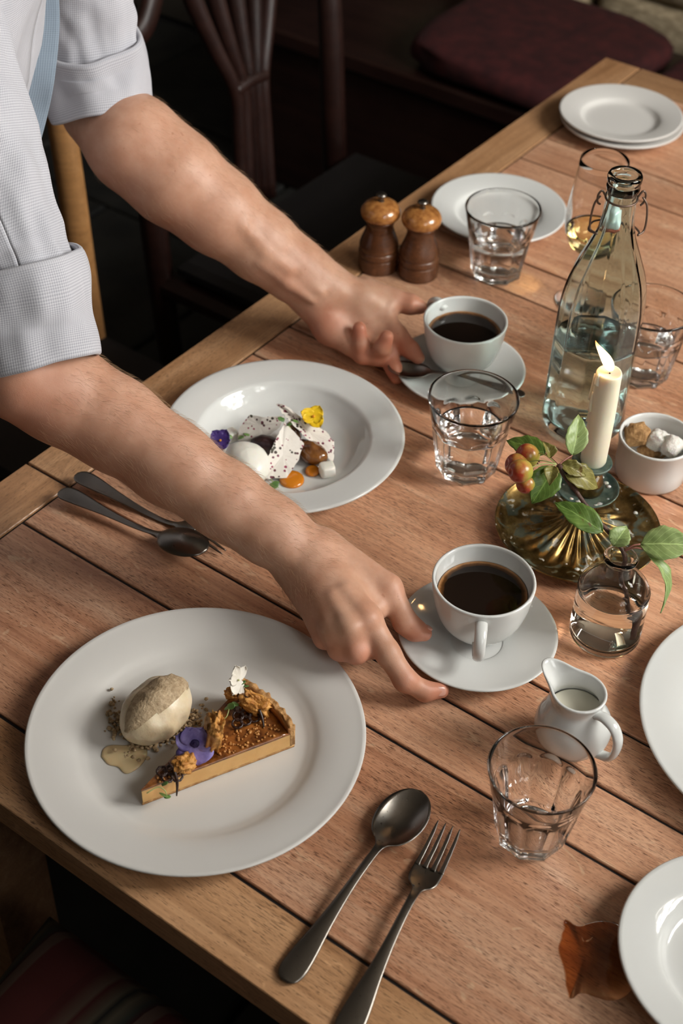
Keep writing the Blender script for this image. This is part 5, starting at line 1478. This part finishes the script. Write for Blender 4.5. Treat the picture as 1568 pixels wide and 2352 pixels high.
# sleeves
s1 = [np.array([-0.42, 1.30, T + 0.53]), np.array([-0.395, 1.22, T + 0.485]), U(-42, 440, .362), U(20, 590, .312), U(52, 690, .28)]
cloth('sleeve', cloth_tube(s1, [.085, .078, .062, .056, .051], 110, 70, .0075, 3, lambda u, th: 0.004 * math.sin(34 * u + 2.2 * math.sin(th)) * (u > 0.55) * (u - 0.55) * 2), 'shirt', shirt)
def cuff(C, R, sd, th_=0.0065):
    """turned-up cuff: outer and inner layer joined by rounded edges"""
    n_, nu = 54, 120
    P = smoothed(C, n_); Rr = smoothed([(r,) for r in R], n_)[:, 0]; Tn, N, B = frames(P)
    ln = np.concatenate([[0], np.cumsum(np.linalg.norm(np.diff(P, axis=0), axis=1))])
    prof = [(i, 0.0, 0.0) for i in range(n_)]
    prof += [(n_ - 1, -th_ / 2 * (1 - math.cos(a)), th_ / 2 * math.sin(a)) for a in np.linspace(0.5, pi - 0.5, 5)]
    prof += [(i, -th_, 0.0) for i in range(n_ - 1, -1, -2)]
    prof += [(0, -th_ / 2 * (1 + math.cos(a)), -th_ / 2 * math.sin(a)) for a in np.linspace(0.5, pi - 0.5, 5)]
    V, F, uv = [], [], []; d = 0.0
    for k, (i, dr, ax) in enumerate(prof):
        u = i / (n_ - 1); e = math.sin(pi * u) ** 0.5 if 0 < u < 1 else 0.0
        if k: d += float(np.linalg.norm(P[i] - P[prof[k - 1][0]])) + abs(dr - prof[k - 1][1])
        for j in range(nu + 1):
            th = 2 * pi * (j % nu) / nu
            dv = Vector((math.cos(th) * 1.5, math.sin(th) * 1.5, sd + ln[i] * 9))
            w = 0.0055 * mnoise.noise(dv) + e * (0.0030 * mnoise.noise(dv * 2.4) + 0.0026 * math.sin(60 * ln[i] + 2.5 * math.sin(th + sd)) * max(0, math.cos(th + sd)))
            r = Rr[i] + w + dr
            V.append(P[i] + Tn[i] * (ax + 0.004 * mnoise.noise(dv * 0.8 + Vector((9, 0, 0)))) + r * (math.cos(th) * N[i] + math.sin(th) * B[i]) - PO); uv.append((2 * pi * j / nu * Rr[i], d))
    m_ = len(prof)
    for k in range(m_):
        k2 = (k + 1) % m_
        for j in range(nu): F.append((k * (nu + 1) + j, k * (nu + 1) + j + 1, k2 * (nu + 1) + j + 1, k2 * (nu + 1) + j))
    mesh('cuff', V, F, 'shirt', shirt, True, uv)
cuff([U(38, 600, .312), U(52, 660, .290), U(70, 745, .258), U(92, 835, .228)], [.0625, .0630, .0615, .0590], 1.0)
s2 = [U(160, -220, .475), U(172, -110, .425), U(196, 30, .362), U(208, 110, .325), U(214, 150, .305)]
cloth('sleeve', cloth_tube(s2, [.072, .064, .054, .0510, .0485], 110, 60, .0065, 9, lambda u, th: 0.004 * math.sin(26 * u + 2.0 * math.sin(th + 1)) * max(0, u - 0.5)), 'shirt', shirt)
cuff([U(206, 92, .335), U(214, 140, .310), U(224, 200, .282), U(236, 262, .256)], [.0590, .0620, .0625, .0605], 2.4)
# trousers
hp = np.array([-0.58, 1.33, T - 0.03])
tr = [np.array([-0.58, 1.33, T + 0.03]), np.array([-0.58, 1.33, T - 0.06]), np.array([-0.58, 1.33, T - 0.16])]
V, F, uv = cloth_tube(tr, [.135, .145, .13], 48, 12, .004, 2)
trs = mesh('trousers', V, F, 'trousers', pers)
for y in (1.215, 1.385):
    L_ = [np.array([-0.58, 1.33 + (y - 1.33) * 0.8, T - 0.10]), np.array([-0.575, y, T - 0.38]), np.array([-0.60, y, 0.10])]
    V, F, uv = cloth_tube(L_, [.088, .072, .058], 40, 24, .006, y)
    mesh('trouser_leg', V, F, 'trousers', trs)
    mesh('shoe', *xf(blob(0.135, 0.045, 0.048, 2, 0.05, 1.5, 24, 14, 0.8), Matrix.Translation((-0.54 - PO[0], y - PO[1], 0.046))), 'trousers', trs)

# ================================================================== chairs and bench
def UT(px, py, t):
    """world point on the vertical plane t = const (parallel to the table's long edge) seen at a photo pixel"""
    v = _fw + (px - IW / 2) / FPX * CR + (py - IH / 2) / FPX * CD
    b3 = np.array([BX[0], BX[1], 0.0]); o3 = np.array([TO[0], TO[1], 0.0])
    return CAMP + v * ((t - (CAMP - o3) @ b3) / (v @ b3))
def rod(name, pts, r, mat, parent, org, flat=None, n=14, seg=24):
    P = smoothed([np.asarray(p) - org for p in pts], seg)
    rr = r if np.isscalar(r) else smoothed([(x,) for x in r], seg)[:, 0]
    return mesh(name, *tube(P, rr, n, flat=flat), mat, parent)
co = ST(0.35, -0.25, 0.0)
ch = thing('carved_chair', 'dark mahogany chair with a fanned splat back beside the table edge', 'chair', tuple(co))
TB = -0.47
for s_ in (0.112, 0.605):
    rod('back_post', [ST(s_, TB + 0.05, 0.0), ST(s_, TB + 0.02, 0.25), ST(s_, TB, 0.50), ST(s_, TB - 0.02, 0.78), ST(s_, TB - 0.06, 1.02)], [.020, .021, .023, .021, .018], 'mahogany', ch, co, (1, 0.85))
    rod('front_leg', [ST(s_, -0.04, 0.0), ST(s_, -0.04, 0.22), ST(s_, -0.04, 0.42)], [.018, .021, .024], 'mahogany', ch, co)
rod('crest_rail', [ST(0.06, TB - 0.055, 0.99), ST(0.20, TB - 0.065, 1.015), ST(0.35, TB - 0.07, 1.035), ST(0.50, TB - 0.065, 1.015), ST(0.64, TB - 0.055, 0.99)], [.020, .026, .030, .026, .020], 'mahogany', ch, co, (1.1, 0.55))
for k in range(5):
    e = k - 2
    rod('splat_bar', [ST(0.35 + e * 0.020, TB + 0.005, 0.46), ST(0.35 + e * 0.018, TB, 0.60), ST(0.35 + e * 0.018, TB - 0.005, 0.685), ST(0.35 + e * 0.034, TB - 0.02, 0.77), ST(0.35 + e * 0.052, TB - 0.04, 0.88), ST(0.35 + e * 0.058, TB - 0.06, 1.0)],
        [.0120, .0115, .0120, .0140, .0170, .0150], 'mahogany', ch, co, (1.0, 0.8))
rod('splat_band', [ST(0.312, TB - 0.004, 0.690), ST(0.35, TB - 0.004, 0.694), ST(0.388, TB - 0.004, 0.690)], .012, 'mahogany', ch, co)
for sg in (-1, 1):
    rod('shoulder_curve', [ST(0.35 + sg * 0.13, TB - 0.055, 0.965), ST(0.35 + sg * 0.17, TB - 0.045, 0.90), ST(0.35 + sg * 0.215, TB - 0.03, 0.855), ST(0.35 + sg * 0.255, TB - 0.025, 0.84)], [.020, .022, .022, .018], 'mahogany', ch, co, (1.0, 0.7))
for z in (0.20, 0.22):
    rod('stretcher', [ST(0.095 if z < 0.21 else 0.605, TB + 0.03, z), ST(0.095 if z < 0.21 else 0.605, -0.04, z)], .011, 'mahogany', ch, co)
o = room_box('seat', 0.08, 0.62, -0.46, -0.01, 0.405, 0.445, 'mahogany', None, 0.012); o.parent = ch; o.location = Vector(o.location) - Vector(co)
o = room_box('seat_pad', 0.10, 0.60, -0.43, -0.03, 0.445, 0.480, 'black_leather', None, 0.014); o.parent = ch; o.location = Vector(o.location) - Vector(co)

ck = ST(1.00, -0.22, 0.0)
oc = thing('oak_chair', 'pale oak chair whose back post shows behind the shirt', 'chair', tuple(ck))
pt, pb = UT(118, 330, -0.43), UT(206, 760, -0.43)
s_p = float(-((pb[:2] - TO) @ AX))
for s_ in (s_p, s_p + 0.30):
    rod('back_post', [ST(s_, -0.42, 0.0), ST(s_, -0.42, 0.30), ST(s_, -0.43, 0.55), ST(s_ + 0.0, -0.44, 0.80), ST(s_ + 0.005, -0.46, 1.02)], [.018, .0185, .0185, .018, .017], 'pale_oak', oc, ck, (1.15, 0.9), 16)
    rod('front_leg', [ST(s_, -0.06, 0.0), ST(s_, -0.06, 0.42)], .020, 'pale_oak', oc, ck)
for z in (0.50, 0.985):
    rod('back_slat', [ST(s_p, -0.435, z), ST(s_p + 0.15, -0.46, z), ST(s_p + 0.30, -0.435, z)], .024, 'pale_oak', oc, ck, (1.0, 0.35))
o = room_box('seat', s_p - 0.02, s_p + 0.32, -0.43, -0.03, 0.42, 0.45, 'black_leather', None, 0.01); o.parent = oc; o.location = Vector(o.location) - Vector(ck)

# chair with the striped seat at the near end
cs = ST(1.80, 0.49, 0.0)
sc = thing('striped_chair', 'dark chair with a red striped fabric seat below the table end', 'chair', tuple(cs))
V, F = [], []
n_ = 24
for i in range(n_ + 1):
    for j in range(n_ + 1):
        u, v = -1 + 2 * i / n_, -1 + 2 * j / n_
        x = 0.215 * u; y = (0.205 + 0.030 * u) * v
        d = max(abs(u), abs(v)); z = 0.455 + 0.030 * (1 - abs(u) ** 6) * (1 - abs(v) ** 6) - 0.02 * max(0, d - 0.9) / 0.1
        V.append((x, y, z))
for i in range(n_):
    for j in range(n_):
        a = i * (n_ + 1) + j; F.append((a, a + n_ + 1, a + n_ + 2, a + 1))
so_ = mesh('seat_pad', V, F, 'stripe', sc); so_.rotation_euler = (0, 0, ROT_A)
md = so_.modifiers.new('solid', 'SOLIDIFY'); md.thickness = 0.03; md.offset = -1
o = mesh('seat_frame', *box(-0.21, 0.21, -0.215, 0.215, 0.36, 0.425, 0.008), 'mahogany', sc, False, None, None, (0, 0, ROT_A))
for s_, t_, h in ((1.60, 0.28, 0.40), (1.60, 0.70, 0.40), (2.0, 0.31, 0.95), (2.0, 0.67, 0.95)):
    rod('leg' if h < 0.5 else 'back_post', [ST(s_, t_, 0.0), ST(s_, t_, h * 0.5), ST(s_ + (0.04 if h > 0.5 else 0), t_, h)], [.018, .020, .020], 'mahogany', sc, cs)
rod('back_rail', [ST(2.035, 0.31, 0.90), ST(2.055, 0.49, 0.92), ST(2.035, 0.67, 0.90)], .025, 'mahogany', sc, cs, (1, 0.5))

# bench with red cushions under the stone wall
bo = ST(-0.60, -0.10, 0.0)
be = thing('wall_bench', 'dark wooden bench along the stone wall', 'bench', tuple(bo), ROT_B)
mesh('seat', *box(-1.0, 1.0, -0.24, 0.24, 0.36, 0.40, 0.006), 'mahogany', be, False)
mesh('front_panel', *box(-0.98, 0.98, -0.22, -0.19, 0.0, 0.36), 'mahogany', be, False)
for x in (-0.97, 0.97): mesh('end_panel', *box(x - 0.02, x + 0.02, -0.19, 0.22, 0.0, 0.36), 'mahogany', be, False)
for t_, lab in ((-0.42, 'dark red patterned cushion on the bench beside the carved chair'), (0.10, 'dark red patterned cushion on the bench behind the stacked plates')):
    V, F = blob(0.245, 0.220, 0.040, 4, 0.05, 1.6, 48, 20, 0.45)
    tag(mesh('bench_cushion', V, F, 'red_cushion', None, True, None, tuple(ST(-0.58, t_, 0.440)), (0, 0, ROT_B)), lab, 'cushion', 'red bench cushions')
